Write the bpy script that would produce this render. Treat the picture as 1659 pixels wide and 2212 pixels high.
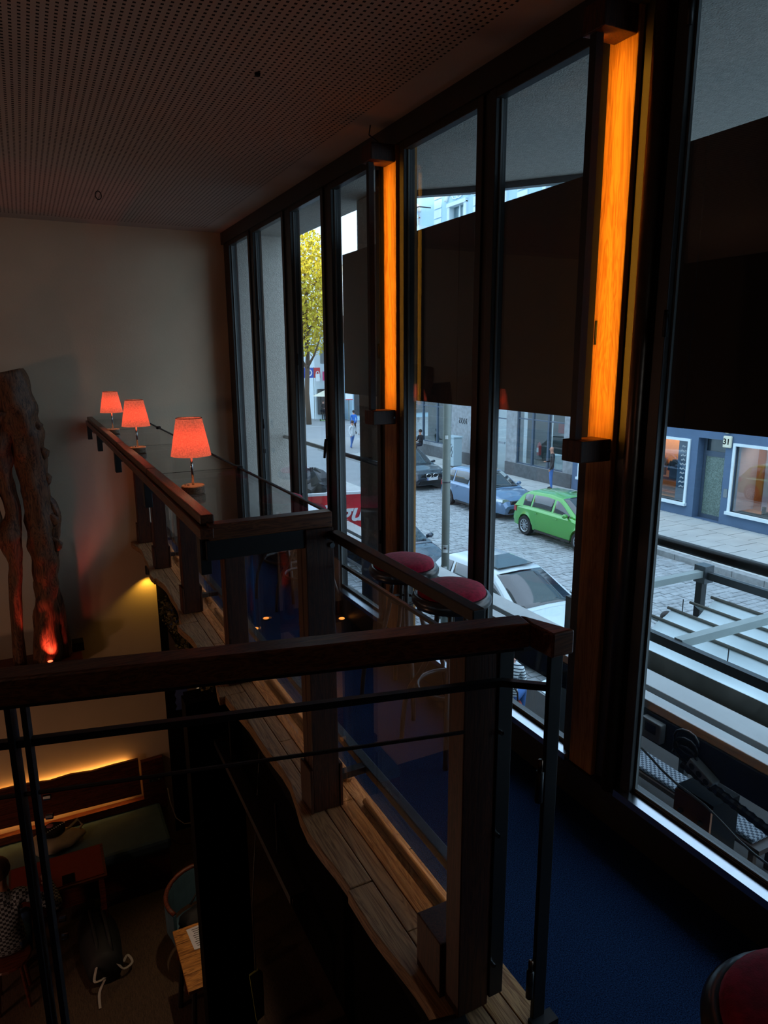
import bpy, math, random
from mathutils import Vector, Matrix
random.seed(7)
for o in list(bpy.data.objects): bpy.data.objects.remove(o)
SC = bpy.context.scene
COL = SC.collection

# ------------------------------------------------------------------ camera
cam_d = bpy.data.cameras.new('camera'); cam = bpy.data.objects.new('camera', cam_d); COL.objects.link(cam)
cam_d.sensor_fit = 'HORIZONTAL'; cam_d.sensor_width = 36.0; cam_d.lens = 1500 / 1659 * 36
cam_d.clip_start = 0.05; cam_d.clip_end = 500
H_EYE = 1.912
def _axes():
    f = 1500.0
    y = Vector((47 - 829.5, -(777 - 1106), -f)).normalized()
    hd = Vector((1, 0.0064, 0)); z = y.cross(hd).normalized()
    if z.y < 0: z = -z
    x = y.cross(z)
    return Matrix((x, y, z))
M3 = _axes()
cam.matrix_world = Matrix.Translation((0, 0, H_EYE)) @ M3.to_4x4()
SC.camera = cam

# ------------------------------------------------------------------ view, sky, sun
SC.view_settings.view_transform = 'Standard'; SC.view_settings.look = 'None'
SC.view_settings.gamma = 1.0; SC.view_settings.use_curve_mapping = False
SC.view_settings.exposure = 1.0
cy = SC.cycles; cy.use_adaptive_sampling = True; cy.adaptive_threshold = 0.025; cy.max_bounces = 7; cy.diffuse_bounces = 4; cy.glossy_bounces = 3; cy.transmission_bounces = 4; cy.transparent_max_bounces = 16; cy.caustics_reflective = False; cy.caustics_refractive = False; cy.sample_clamp_indirect = 4.0
world = bpy.data.worlds.new('sky'); SC.world = world; world.use_nodes = True
nt = world.node_tree; nt.nodes.clear()
_tc = nt.nodes.new('ShaderNodeTexCoord'); _sx = nt.nodes.new('ShaderNodeSeparateXYZ')
_rp = nt.nodes.new('ShaderNodeValToRGB'); _bg = nt.nodes.new('ShaderNodeBackground'); _wo = nt.nodes.new('ShaderNodeOutputWorld')
_rp.color_ramp.elements[0].position = 0.0; _rp.color_ramp.elements[0].color = (0.34, 0.48, 0.63, 1)
_rp.color_ramp.elements[1].position = 0.7; _rp.color_ramp.elements[1].color = (0.42, 0.53, 0.70, 1)
nt.links.new(_tc.outputs['Generated'], _sx.inputs[0]); nt.links.new(_sx.outputs['Z'], _rp.inputs[0])
nt.links.new(_rp.outputs[0], _bg.inputs[0]); nt.links.new(_bg.outputs[0], _wo.inputs[0])
_bg.inputs[1].default_value = 2.3
sun_d = bpy.data.lights.new('sun', 'SUN'); sun_d.energy = 2.2; sun_d.angle = math.radians(1.0); sun_d.color = (1.0, 0.86, 0.62)
sun = bpy.data.objects.new('sun', sun_d); COL.objects.link(sun)
sun.rotation_euler = Vector((0.50, 0.85, -0.125)).to_track_quat('-Z', 'Y').to_euler()

# ------------------------------------------------------------------ materials
def lin(h):
    if isinstance(h, str):
        h = h.lstrip('#'); c = [int(h[i:i + 2], 16) / 255 for i in (0, 2, 4)]
    else: c = h
    return tuple(x / 12.92 if x <= 0.04045 else ((x + 0.055) / 1.055) ** 2.4 for x in c) + (1.0,)
def _base(name):
    m = bpy.data.materials.new(name); m.use_nodes = True
    n = m.node_tree.nodes; return m, n, m.node_tree.links, n['Principled BSDF']
def mat(name, col, rough=0.6, metal=0.0, var=0.12, scale=20.0, bump=0.0, bscale=None, spec=0.5, col2=None, coat=0.0):
    m, n, l, p = _base(name)
    c = lin(col)
    c2 = lin(col2) if col2 else tuple(min(1, x * (1 - var)) for x in c[:3]) + (1,)
    tc = n.new('ShaderNodeTexCoord'); nz = n.new('ShaderNodeTexNoise'); nz.inputs['Scale'].default_value = scale; nz.inputs['Detail'].default_value = 4
    rp = n.new('ShaderNodeValToRGB'); rp.color_ramp.elements[0].color = c2; rp.color_ramp.elements[1].color = c
    rp.color_ramp.elements[0].position = 0.35; rp.color_ramp.elements[1].position = 0.65
    l.new(tc.outputs['Object'], nz.inputs['Vector']); l.new(nz.outputs['Fac'], rp.inputs[0]); l.new(rp.outputs[0], p.inputs['Base Color'])
    p.inputs['Roughness'].default_value = rough; p.inputs['Metallic'].default_value = metal
    p.inputs['Specular IOR Level'].default_value = spec; p.inputs['Coat Weight'].default_value = coat
    if bump:
        b = n.new('ShaderNodeBump'); b.inputs['Strength'].default_value = bump; b.inputs['Distance'].default_value = 0.01
        nb = n.new('ShaderNodeTexNoise'); nb.inputs['Scale'].default_value = bscale or scale * 4; nb.inputs['Detail'].default_value = 5
        l.new(tc.outputs['Object'], nb.inputs['Vector']); l.new(nb.outputs['Fac'], b.inputs['Height']); l.new(b.outputs[0], p.inputs['Normal'])
    return m
def wood(name, dark, light, axis='y', scale=14.0, rough=0.45, stretch=14.0, spec=0.4):
    m, n, l, p = _base(name)
    tc = n.new('ShaderNodeTexCoord')
    def stretched(sc, st):
        mp = n.new('ShaderNodeMapping'); s = [sc] * 3; s['xyz'.index(axis)] = sc / st; mp.inputs['Scale'].default_value = s
        l.new(tc.outputs['Object'], mp.inputs[0]); return mp
    m1 = stretched(scale, stretch); m2 = stretched(scale * 7, stretch * 2.2)
    n1 = n.new('ShaderNodeTexNoise'); n1.inputs['Scale'].default_value = 1.0; n1.inputs['Detail'].default_value = 3; n1.inputs['Distortion'].default_value = 2.3
    n2 = n.new('ShaderNodeTexNoise'); n2.inputs['Scale'].default_value = 1.0; n2.inputs['Detail'].default_value = 4
    l.new(m1.outputs[0], n1.inputs['Vector']); l.new(m2.outputs[0], n2.inputs['Vector'])
    w = n.new('ShaderNodeMath'); w.operation = 'MULTIPLY_ADD'; w.inputs[1].default_value = 9.0; w.inputs[2].default_value = 0.0   # growth rings from the warped noise
    sn = n.new('ShaderNodeMath'); sn.operation = 'SINE'; l.new(n1.outputs['Fac'], w.inputs[0])
    w2 = n.new('ShaderNodeMath'); w2.operation = 'MULTIPLY'; w2.inputs[1].default_value = 6.0; l.new(w.outputs[0], w2.inputs[0]); l.new(w2.outputs[0], sn.inputs[0])
    r1 = n.new('ShaderNodeMath'); r1.operation = 'MULTIPLY_ADD'; r1.inputs[1].default_value = 0.13; r1.inputs[2].default_value = 0.0; l.new(sn.outputs[0], r1.inputs[0])
    a1 = n.new('ShaderNodeMath'); a1.operation = 'ADD'; l.new(n2.outputs['Fac'], a1.inputs[0]); l.new(r1.outputs[0], a1.inputs[1])
    rp = n.new('ShaderNodeValToRGB'); rp.color_ramp.elements[0].color = lin(dark); rp.color_ramp.elements[1].color = lin(light)
    rp.color_ramp.elements[0].position = 0.28; rp.color_ramp.elements[1].position = 0.66
    l.new(a1.outputs[0], rp.inputs[0])
    l.new(rp.outputs[0], p.inputs['Base Color']); p.inputs['Roughness'].default_value = rough; p.inputs['Specular IOR Level'].default_value = spec
    b = n.new('ShaderNodeBump'); b.inputs['Strength'].default_value = 0.12; b.inputs['Distance'].default_value = 0.003
    l.new(a1.outputs[0], b.inputs['Height']); l.new(b.outputs[0], p.inputs['Normal'])
    return m
def glassy(name, tint=(0.9, 0.94, 0.93), base=0.04, rough=0.0, power=5.0, refl=(1, 1, 1)):
    m = bpy.data.materials.new(name); m.use_nodes = True; n = m.node_tree.nodes; l = m.node_tree.links; n.clear()
    lw = n.new('ShaderNodeLayerWeight'); lw.inputs['Blend'].default_value = 0.5
    pw = n.new('ShaderNodeMath'); pw.operation = 'POWER'; pw.inputs[1].default_value = power
    mu = n.new('ShaderNodeMath'); mu.operation = 'MULTIPLY_ADD'; mu.inputs[1].default_value = 1 - base; mu.inputs[2].default_value = base
    t = n.new('ShaderNodeBsdfTransparent'); t.inputs[0].default_value = (*tint, 1); g = n.new('ShaderNodeBsdfGlossy'); g.inputs['Roughness'].default_value = rough
    g.inputs[0].default_value = (*refl, 1)
    mx = n.new('ShaderNodeMixShader'); o = n.new('ShaderNodeOutputMaterial')
    l.new(lw.outputs['Facing'], pw.inputs[0]); l.new(pw.outputs[0], mu.inputs[0]); l.new(mu.outputs[0], mx.inputs[0])
    l.new(t.outputs[0], mx.inputs[1]); l.new(g.outputs[0], mx.inputs[2]); l.new(mx.outputs[0], o.inputs[0])
    return m
def glow(name, col, strength, base='#202020'):
    m, n, l, p = _base(name)
    tc = n.new('ShaderNodeTexCoord'); nz = n.new('ShaderNodeTexNoise'); nz.inputs['Scale'].default_value = 30
    rp = n.new('ShaderNodeValToRGB'); rp.color_ramp.elements[0].color = tuple(0.96 * x for x in col) + (1,); rp.color_ramp.elements[1].color = (*col, 1)
    l.new(tc.outputs['Object'], nz.inputs['Vector']); l.new(nz.outputs['Fac'], rp.inputs[0]); l.new(rp.outputs[0], p.inputs['Emission Color'])
    p.inputs['Base Color'].default_value = lin(base); p.inputs['Emission Strength'].default_value = strength
    return m

# ------------------------------------------------------------------ mesh helpers
class MB:
    def __init__(s): s.v = []; s.f = []
    def quad(s, *pts):
        i = len(s.v); s.v += [tuple(p) for p in pts]; s.f.append(tuple(range(i, i + len(pts)))); return s
    def box(s, x0, x1, y0, y1, z0, z1):
        i = len(s.v)
        s.v += [(x0, y0, z0), (x1, y0, z0), (x1, y1, z0), (x0, y1, z0), (x0, y0, z1), (x1, y0, z1), (x1, y1, z1), (x0, y1, z1)]
        s.f += [tuple(i + k for k in q) for q in ((0, 3, 2, 1), (4, 5, 6, 7), (0, 1, 5, 4), (1, 2, 6, 5), (2, 3, 7, 6), (3, 0, 4, 7))]
        return s
    def bar(s, p, q, w, h, up=(0, 0, 1)):
        p = Vector(p); q = Vector(q); d = (q - p).normalized(); u = Vector(up)
        a = d.cross(u)
        if a.length < 1e-6: a = d.cross(Vector((1, 0, 0)))
        a.normalize(); b = a.cross(d).normalized(); a *= w / 2; b *= h / 2
        i = len(s.v)
        for c in (p, q): s.v += [tuple(c - a - b), tuple(c + a - b), tuple(c + a + b), tuple(c - a + b)]
        s.f += [tuple(i + k for k in g) for g in ((3, 2, 1, 0), (4, 5, 6, 7), (0, 1, 5, 4), (1, 2, 6, 5), (2, 3, 7, 6), (3, 0, 4, 7))]
        return s
    def tube(s, pts, r, n=8, closed=False):
        pts = [Vector(p) for p in pts]; m = len(pts); rs = r if isinstance(r, (list, tuple)) else [r] * m
        i0 = len(s.v); ref = None
        for k, p in enumerate(pts):
            a = pts[(k - 1) % m] if (k > 0 or closed) else p
            b = pts[(k + 1) % m] if (k < m - 1 or closed) else p
            d = (b - a).normalized()
            if ref is None:
                ref = d.cross(Vector((0, 0, 1)))
                if ref.length < 1e-3: ref = d.cross(Vector((1, 0, 0)))
            ref = (ref - d * ref.dot(d)).normalized(); e = d.cross(ref)
            for j in range(n):
                t = 2 * math.pi * j / n; s.v.append(tuple(p + (ref * math.cos(t) + e * math.sin(t)) * rs[k]))
        for k in range(m if closed else m - 1):
            k2 = (k + 1) % m
            for j in range(n):
                j2 = (j + 1) % n; s.f.append((i0 + k * n + j, i0 + k * n + j2, i0 + k2 * n + j2, i0 + k2 * n + j))
        if not closed:
            s.f.append(tuple(i0 + j for j in reversed(range(n)))); s.f.append(tuple(i0 + (m - 1) * n + j for j in range(n)))
        return s
    def lathe(s, prof, n=24, c=(0, 0, 0), cap=True):
        i0 = len(s.v); m = len(prof)
        for r, z in prof:
            for j in range(n):
                t = 2 * math.pi * j / n; s.v.append((c[0] + r * math.cos(t), c[1] + r * math.sin(t), c[2] + z))
        for k in range(m - 1):
            for j in range(n):
                j2 = (j + 1) % n; s.f.append((i0 + k * n + j, i0 + k * n + j2, i0 + (k + 1) * n + j2, i0 + (k + 1) * n + j))
        if cap:
            s.f.append(tuple(i0 + j for j in reversed(range(n)))); s.f.append(tuple(i0 + (m - 1) * n + j for j in range(n)))
        return s
    def prism(s, poly, a, b, axis='z'):
        def P(u, v, w): return {'z': (u, v, w), 'y': (u, w, v), 'x': (w, u, v)}[axis]
        i = len(s.v); n = len(poly)
        s.v += [P(u, v, a) for u, v in poly] + [P(u, v, b) for u, v in poly]
        s.f += [tuple(i + k for k in reversed(range(n))), tuple(i + n + k for k in range(n))]
        s.f += [(i + k, i + (k + 1) % n, i + n + (k + 1) % n, i + n + k) for k in range(n)]
        return s
    def ball(s, c, r, n=12, m=8, sq=(1, 1, 1)):
        i0 = len(s.v)
        for k in range(1, m):
            ph = math.pi * k / m
            for j in range(n):
                t = 2 * math.pi * j / n
                s.v.append((c[0] + r * sq[0] * math.sin(ph) * math.cos(t), c[1] + r * sq[1] * math.sin(ph) * math.sin(t), c[2] + r * sq[2] * math.cos(ph)))
        top = len(s.v); s.v += [(c[0], c[1], c[2] + r * sq[2]), (c[0], c[1], c[2] - r * sq[2])]
        for k in range(m - 2):
            for j in range(n):
                j2 = (j + 1) % n; s.f.append((i0 + k * n + j, i0 + (k + 1) * n + j, i0 + (k + 1) * n + j2, i0 + k * n + j2))
        for j in range(n):
            j2 = (j + 1) % n; s.f.append((top, i0 + j, i0 + j2)); s.f.append((top + 1, i0 + (m - 2) * n + j2, i0 + (m - 2) * n + j))
        return s
    def loft(s, rings, closed=True, caps=True):
        i0 = len(s.v); n = len(rings[0])
        for r in rings: s.v += [tuple(p) for p in r]
        for k in range(len(rings) - 1):
            for j in range(n if closed else n - 1):
                j2 = (j + 1) % n; s.f.append((i0 + k * n + j, i0 + k * n + j2, i0 + (k + 1) * n + j2, i0 + (k + 1) * n + j))
        if caps and closed:
            s.f.append(tuple(i0 + j for j in reversed(range(n)))); s.f.append(tuple(i0 + (len(rings) - 1) * n + j for j in range(n)))
        return s
    def mesh(s, name, m, off=(0, 0, 0)):
        me = bpy.data.meshes.new(name)
        me.from_pydata([(a - off[0], b - off[1], c - off[2]) for a, b, c in s.v], [], s.f); me.validate(); me.update()
        import bmesh
        bm = bmesh.new(); bm.from_mesh(me); bmesh.ops.recalc_face_normals(bm, faces=bm.faces); bm.to_mesh(me); bm.free()
        me.materials.append(m); return me
    def build(s, name, m, parent=None, smooth=False, bevel=0.0, world=True, sub=0):
        off = (0, 0, 0)
        if parent is not None and world:
            q = parent; t = Vector((0, 0, 0))
            while q is not None: t += q.location; q = q.parent
            off = tuple(t)
        me = s.mesh(name, m, off)
        if smooth:
            for p in me.polygons: p.use_smooth = True
        o = bpy.data.objects.new(name, me); COL.objects.link(o); o.parent = parent
        if bevel:
            b = o.modifiers.new('bevel', 'BEVEL'); b.width = bevel; b.segments = 2; b.limit_method = 'ANGLE'
        if sub:
            b = o.modifiers.new('sub', 'SUBSURF'); b.levels = sub; b.render_levels = sub
        return o
def tag(o, label=None, cat=None, group=None, kind=None):
    if label: o['label'] = label
    if cat: o['category'] = cat
    if group: o['group'] = group
    if kind: o['kind'] = kind
    return o
def struct(o, label=None): o['kind'] = 'structure'; (label and tag(o, label)); return o
def empty(name, loc, label=None, cat=None, group=None, rz=0):
    e = bpy.data.objects.new(name, None); COL.objects.link(e); e.location = loc; e.rotation_euler = (0, 0, rz); e.empty_display_size = 0.05
    bpy.context.view_layer.update if False else None
    return tag(e, label, cat, group)
def copy_tree(o, parent=None):
    c = o.copy(); COL.objects.link(c); c.parent = parent
    for ch in list(o.children): copy_tree(ch, c)
    return c
def wall_grid(mb, axis, a, b, u0, u1, z0, z1, holes):
    """solid wall between planes a..b on axis ('x' or 'y'), spanning u0..u1, z0..z1, minus rectangular holes"""
    us = sorted(set([u0, u1] + [h[k] for h in holes for k in (0, 1)])); zs = sorted(set([z0, z1] + [h[k] for h in holes for k in (2, 3)]))
    for i in range(len(us) - 1):
        for j in range(len(zs) - 1):
            uc = (us[i] + us[i + 1]) / 2; zc = (zs[j] + zs[j + 1]) / 2
            if any(h[0] < uc < h[1] and h[2] < zc < h[3] for h in holes): continue
            if axis == 'x': mb.box(a, b, us[i], us[i + 1], zs[j], zs[j + 1])
            else: mb.box(us[i], us[i + 1], a, b, zs[j], zs[j + 1])
    return mb
def text(name, body, m, parent, loc, rot, size, ext=0.004, shear=0.0, off=0.0, align='CENTER'):
    c = bpy.data.curves.new(name, 'FONT'); c.body = body; c.size = size; c.extrude = ext; c.shear = shear; c.offset = off; c.align_x = align; c.align_y = 'CENTER'
    t_ = bpy.data.objects.new(name, c); COL.objects.link(t_); dg = bpy.context.evaluated_depsgraph_get(); dg.update()
    me = bpy.data.meshes.new_from_object(t_.evaluated_get(dg)); bpy.data.objects.remove(t_); me.materials.clear(); me.materials.append(m)
    o = bpy.data.objects.new(name, me); COL.objects.link(o); o.parent = parent; o.location = loc; o.rotation_euler = rot
    return o
# ------------------------------------------------------------------ the room shell
M = {}
def ceiling_mat():
    m, n, l, p = _base('perforated_plaster')
    tc = n.new('ShaderNodeTexCoord'); sp = n.new('ShaderNodeSeparateXYZ'); l.new(tc.outputs['Object'], sp.inputs[0])
    def mth(op, a, b=None, c=None):
        q = n.new('ShaderNodeMath'); q.operation = op
        for i, t in enumerate((a, b, c)):
            if t is None: continue
            if isinstance(t, (int, float)): q.inputs[i].default_value = t
            else: l.new(t, q.inputs[i])
        return q.outputs[0]
    P = 0.0315
    fx = mth('PINGPONG', sp.outputs['X'], P / 2); fy = mth('PINGPONG', sp.outputs['Y'], P / 2)
    hx = mth('LESS_THAN', fx, 0.0060); hy = mth('LESS_THAN', fy, 0.0068)
    hole = mth('MULTIPLY', hx, hy)
    inx = mth('MULTIPLY', mth('LESS_THAN', sp.outputs['X'], 1.78), mth('LESS_THAN', sp.outputs['Y'], 7.42))
    # plain joint strips between the boards
    bx = mth('PINGPONG', mth('ADD', sp.outputs['X'], 0.2), 0.6); jx = mth('GREATER_THAN', bx, 0.0)
    hole = mth('MULTIPLY', mth('MULTIPLY', hole, inx), jx)
    nz = n.new('ShaderNodeTexNoise'); nz.inputs['Scale'].default_value = 3
    rp = n.new('ShaderNodeValToRGB'); rp.color_ramp.elements[0].color = lin('#a0948a'); rp.color_ramp.elements[1].color = lin('#b0a297')
    l.new(tc.outputs['Object'], nz.inputs['Vector']); l.new(nz.outputs['Fac'], rp.inputs[0])
    mx = n.new('ShaderNodeMix'); mx.data_type = 'RGBA'; l.new(hole, mx.inputs['Factor']); l.new(rp.outputs[0], mx.inputs['A']); mx.inputs['B'].default_value = lin('#15100e')
    l.new(mx.outputs['Result'], p.inputs['Base Color']); p.inputs['Roughness'].default_value = 0.85; p.inputs['Specular IOR Level'].default_value = 0.2
    b = n.new('ShaderNodeBump'); b.invert = True; b.inputs['Distance'].default_value = 0.01; b.inputs['Strength'].default_value = 0.5; l.new(hole, b.inputs['Height']); l.new(b.outputs[0], p.inputs['Normal'])
    return m
M['ceil'] = ceiling_mat()
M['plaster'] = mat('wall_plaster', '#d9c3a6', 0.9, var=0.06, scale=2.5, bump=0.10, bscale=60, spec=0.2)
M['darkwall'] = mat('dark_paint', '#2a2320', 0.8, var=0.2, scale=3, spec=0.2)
M['blackwall'] = mat('black_paint', '#0c0b0a', 0.8, var=0.2, scale=3, spec=0.1)
M['carpet'] = mat('navy_carpet', '#30507e', 0.98, col2='#14233e', scale=240, bump=0.9, bscale=420, spec=0.05)
M['parquet'] = wood('dark_strip_parquet', '#2c2019', '#57463a', axis='y', scale=55, stretch=9, rough=0.6)
M['frame'] = mat('dark_window_frame', '#2b2a28', 0.42, var=0.15, scale=9, spec=0.5)
M['alu'] = mat('brushed_aluminium', '#b4bbc2', 0.25, metal=1.0, var=0.06, scale=30)
M['bead'] = mat('grey_glazing_bead', '#6f7472', 0.5, var=0.08, scale=30)
M['pane'] = glassy('window_glass', (0.90, 0.94, 0.94), base=0.05)
M['oak'] = wood('oak', '#9a642c', '#c08a48', axis='z', scale=9, stretch=9, rough=0.5)
M['oakdark'] = wood('dark_oak', '#4a2a1a', '#7a4a2c', axis='x', scale=22, stretch=12, rough=0.38)
M['oakdarky'] = wood('dark_oak_lengthwise', '#3a1f12', '#6b3d22', axis='y', scale=22, stretch=12, rough=0.38)
M['oakdarkz'] = wood('dark_oak_upright', '#2a140b', '#4a2714', axis='z', scale=20, stretch=12, rough=0.5)
M['plank'] = wood('oak_plank', '#8a5c34', '#c99a64', axis='y', scale=18, stretch=12, rough=0.5)
M['plank2'] = wood('greyed_oak_plank', '#6f5238', '#a9865f', axis='y', scale=15, stretch=14, rough=0.5)
M['steel'] = mat('black_steel', '#131415', 0.5, metal=0.0, var=0.2, scale=12, spec=0.5)
M['steel2'] = mat('grey_steel', '#5c6266', 0.35, metal=0.8, var=0.15, scale=16)
M['bronze'] = mat('bronze_tube', '#6a5344', 0.35, metal=0.9, var=0.2, scale=20)
M['chrome'] = mat('chrome', '#c9c9c9', 0.12, metal=1.0, var=0.03)
M['render'] = mat('rough_grey_render', '#cdc9bf', 0.95, var=0.16, scale=30, bump=0.8, bscale=110, spec=0.1)
X_W = 2.0; Z_C = 3.19; Y_F = 7.65; Z_L = -3.62

struct(MB().box(-4.5, 2.12, -3.0, 7.85, Z_C, Z_C + 0.2).build('ceiling', M['ceil']))
w = MB().prism([(-4.5, Z_L), (1.06, Z_L), (1.06, -0.14), (2.02, -0.14), (2.02, Z_C), (-4.5, Z_C)], Y_F, Y_F + 0.2, axis='y')
struct(w.build('wall_far', M['plaster']))
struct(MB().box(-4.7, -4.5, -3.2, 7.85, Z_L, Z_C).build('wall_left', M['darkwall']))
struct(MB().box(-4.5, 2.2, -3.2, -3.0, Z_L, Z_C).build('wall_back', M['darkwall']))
fl = MB().prism([(1.18, 1.30), (1.18, Y_F), (X_W + 0.1, Y_F), (X_W + 0.1, -3.0), (-4.5, -3.0), (-4.5, 1.9), (-0.1, 1.60), (1.06, 1.28)], -0.16, 0.0)
flo = struct(fl.build('floor', M['carpet']))
struct(MB().box(-4.5, 2.2, -3.0, Y_F, Z_L - 0.1, Z_L).build('floor_lower', M['parquet']))
struct(MB().box(1.9, 2.1, -3.0, 7.85, Z_L, -0.16).build('wall_below', M['blackwall']))
struct(MB().box(1.06, 1.9, Y_F, 7.85, Z_L, -0.16).build('wall_far_below', M['blackwall']))
# plank border of the gallery: live-edge outer boards, inner boards, nosing
plank_root = flo
def edge(y): return 0.865 + 0.022 * math.sin(y * 4.6 + 0.5) + 0.010 * math.sin(y * 9.7)
outer = [(1.22, 2.02), (2.02, 3.72), (3.72, 4.98), (4.98, 6.2), (6.2, Y_F)]
for k, (a, b) in enumerate(outer):
    n = 14; ys = [a + 0.003 + (b - a - 0.006) * i / n for i in range(n + 1)]
    jog = (0, 0.012, -0.02, 0.015, 0)[k]
    poly = [(0.966, a + 0.003), (0.966, b - 0.003)] + [(edge(y) + jog, y) for y in reversed(ys)]
    MB().prism(poly, -0.055, 0.0 + 0.002 * (k % 2)).build('plank', M['plank2'], flo, bevel=0.004)
for k, (a, b) in enumerate([(1.22, 1.75), (1.75, 3.1), (3.1, 4.5), (4.5, 5.9), (5.9, Y_F)]):
    MB().box(0.969, 1.035, a + 0.002, b - 0.002, -0.05, 0.001).build('plank', M['plank2'], flo, bevel=0.002)
for k, (a, b) in enumerate([(1.22, 2.5), (2.5, 3.9), (3.9, 5.2), (5.2, 6.6), (6.6, Y_F)]):
    MB().box(1.038, 1.105, a + 0.002, b - 0.002, -0.05, 0.003).build('plank', M['plank'], flo, bevel=0.002)
for k, (a, b) in enumerate([(1.22, 2.1), (2.1, 4.2), (4.2, 6.0), (6.0, Y_F)]):
    MB().box(1.108, 1.18, a + 0.002, b - 0.002, -0.05, 0.004).build('plank', M['plank'], flo, bevel=0.002)
bead = MB().tube([(1.140, 1.66, 0.018), (1.140, 2.44, 0.018)], 0.016, 10).build('bead_moulding', M['plank'], flo, smooth=True)
for a, b in ((2.62, 3.8), (3.98, 5.13), (5.31, 6.44), (6.62, 7.6)):
    MB().tube([(1.140, a, 0.018), (1.140, b, 0.018)], 0.016, 10).build('bead_moulding', M['plank'], flo, smooth=True)
# underside trim of the gallery edge and steel edge beam
struct(MB().box(1.0, 1.12, 1.35, Y_F, -0.34, -0.16).build('trim_3', M['blackwall']))

# window wall
struct(MB().box(1.985, 2.12, -3.0, Y_F, 3.075, Z_C).build('trim_1', M['frame']))
struct(MB().box(1.975, 2.12, -3.0, Y_F, 0.0, 0.155).build('baseboard_right', M['frame']))
GL = [(6.74, 7.40), (5.77, 6.565), (4.913, 5.547), (4.03, 4.718), (2.96, 3.67), (2.165, 2.81), (0.62, 1.774)]
for k, (a, b) in enumerate(GL):
    w = struct(MB().box(2.034, 2.040, a - 0.005, b + 0.005, 0.195, 3.04).build('window_%d' % (k + 1), M['pane']))
    fr = MB()
    fw = 0.05
    fr.box(2.0, 2.05, a - fw, a, 0.16, 3.08); fr.box(2.0, 2.05, b, b + fw, 0.16, 3.08)
    fr.box(2.0, 2.05, a, b, 3.035, 3.08)
    fr.box(2.02, 2.05, a, b, 0.16, 0.20)
    fr.build('window_frame', M['frame'], w, bevel=0.003)
    MB().prism([(1.964, 0.158), (2.018, 0.158), (2.018, 0.189), (1.966, 0.187)], a - fw, b + fw, axis='y').build('weather_bar', M['alu'], w)
    bd = MB(); bd.box(2.024, 2.034, b - 0.010, b - 0.001, 0.2, 3.034); bd.box(2.024, 2.033, a + 0.001, b - 0.010, 0.2, 0.208)
    bd.build('glazing_bead', M['bead'], w)
struct(MB().box(2.0, 2.12, -3.0, 0.565, 0.155, 3.08).build('wall_right', M['darkwall']))
edges = [(7.45, Y_F)] + [(GL[i + 1][1] + 0.05, GL[i][0] - 0.05) for i in range(len(GL) - 1)]
for a, b in edges:
    if b - a > 0.004: struct(MB().box(2.012, 2.10, a, b, 0.155, 3.08).build('trim_2', M['frame'], None, bevel=0.002))
def win(k): return bpy.data.objects['window_%d' % k]
for k, y, z in ((2, 6.455, 1.30), (2, 6.455, 2.3), (3, 5.46, 1.9), (3, 5.46, 0.75), (4, 3.99, 2.95), (4, 3.99, 1.95), (4, 3.99, 0.75), (7, 1.77, 2.98), (7, 1.77, 2.02), (6, 2.10, 2.0)):
    MB().tube([(1.995, y, z - 0.045), (1.995, y, z + 0.045)], 0.009, 8).build('hinge', M['steel'], win(k), smooth=True)
hd = MB().box(1.988, 2.0, 4.835, 4.865, 1.22, 1.34).build('handle_plate', M['steel'], win(3))
MB().tube([(1.99, 4.85, 1.31), (1.975, 4.85, 1.31), (1.972, 4.855, 1.28), (1.972, 4.875, 1.17)], 0.010, 8).build('handle', M['steel'], hd, smooth=True)
MB().box(1.985, 2.0, 6.43, 6.47, 1.02, 1.06).build('latch', M['steel'], win(2))

# amber lit oak posts with their lamps
M['amber'] = glow('amber_light_strip', (1.0, 0.40, 0.03), 19.0)
def oak_post(y0, y1, where):
    yc = (y0 + y1) / 2
    p = empty('oak_post', (2.03, yc, 0), 'tall oak post glowing amber ' + where, 'post', 'lit oak posts at the window')
    MB().box(1.99, 2.13, y0, y1, 0.0, 3.185).build('post', M['oak'], p, bevel=0.004)
    t = empty('post_lamp', (1.9, yc, 1.5), 'dark wooden bracket lamp washing the oak post ' + where, 'lamp', 'bracket lamps on the oak posts')
    MB().box(1.838, 1.988, y0 + 0.004, y1 - 0.026, 1.515, 1.60).build('lower_block', M['oakdarkz'], t, bevel=0.004)
    MB().box(1.838, 1.988, y0 + 0.004, y1 - 0.026, 2.985, 3.075).build('upper_block', M['oakdarkz'], t, bevel=0.004)
    b = MB().box(1.850, 1.862, yc - 0.016, yc + 0.016, 1.60, 2.985).build('light_bar', M['steel'], t)
    MB().box(1.862, 1.882, yc - 0.016, yc - 0.012, 1.60, 2.985).build('lip', M['steel'], b); MB().box(1.862, 1.882, yc + 0.012, yc + 0.016, 1.60, 2.985).build('lip', M['steel'], b)
    MB().box(1.8625, 1.868, yc - 0.011, yc + 0.011, 1.615, 2.97).build('light_strip', M['amber'], b)
    MB().tube([(1.975, y0 + 0.003, 1.555), (1.975, y0 - 0.006, 1.555)], 0.007, 8).build('screw', M['steel2'], t)
    return t
oak_post(1.976, 2.113, 'nearest the camera')
oak_post(3.745, 3.90, 'halfway along the windows')
pp = tag(MB().tube([(1.985, 1.868, 0.16), (1.985, 1.868, 3.07)], 0.03, 12).build('downpipe', M['bronze'], smooth=True), 'round bronze pipe running up beside the nearer oak post', 'pipe')
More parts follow.
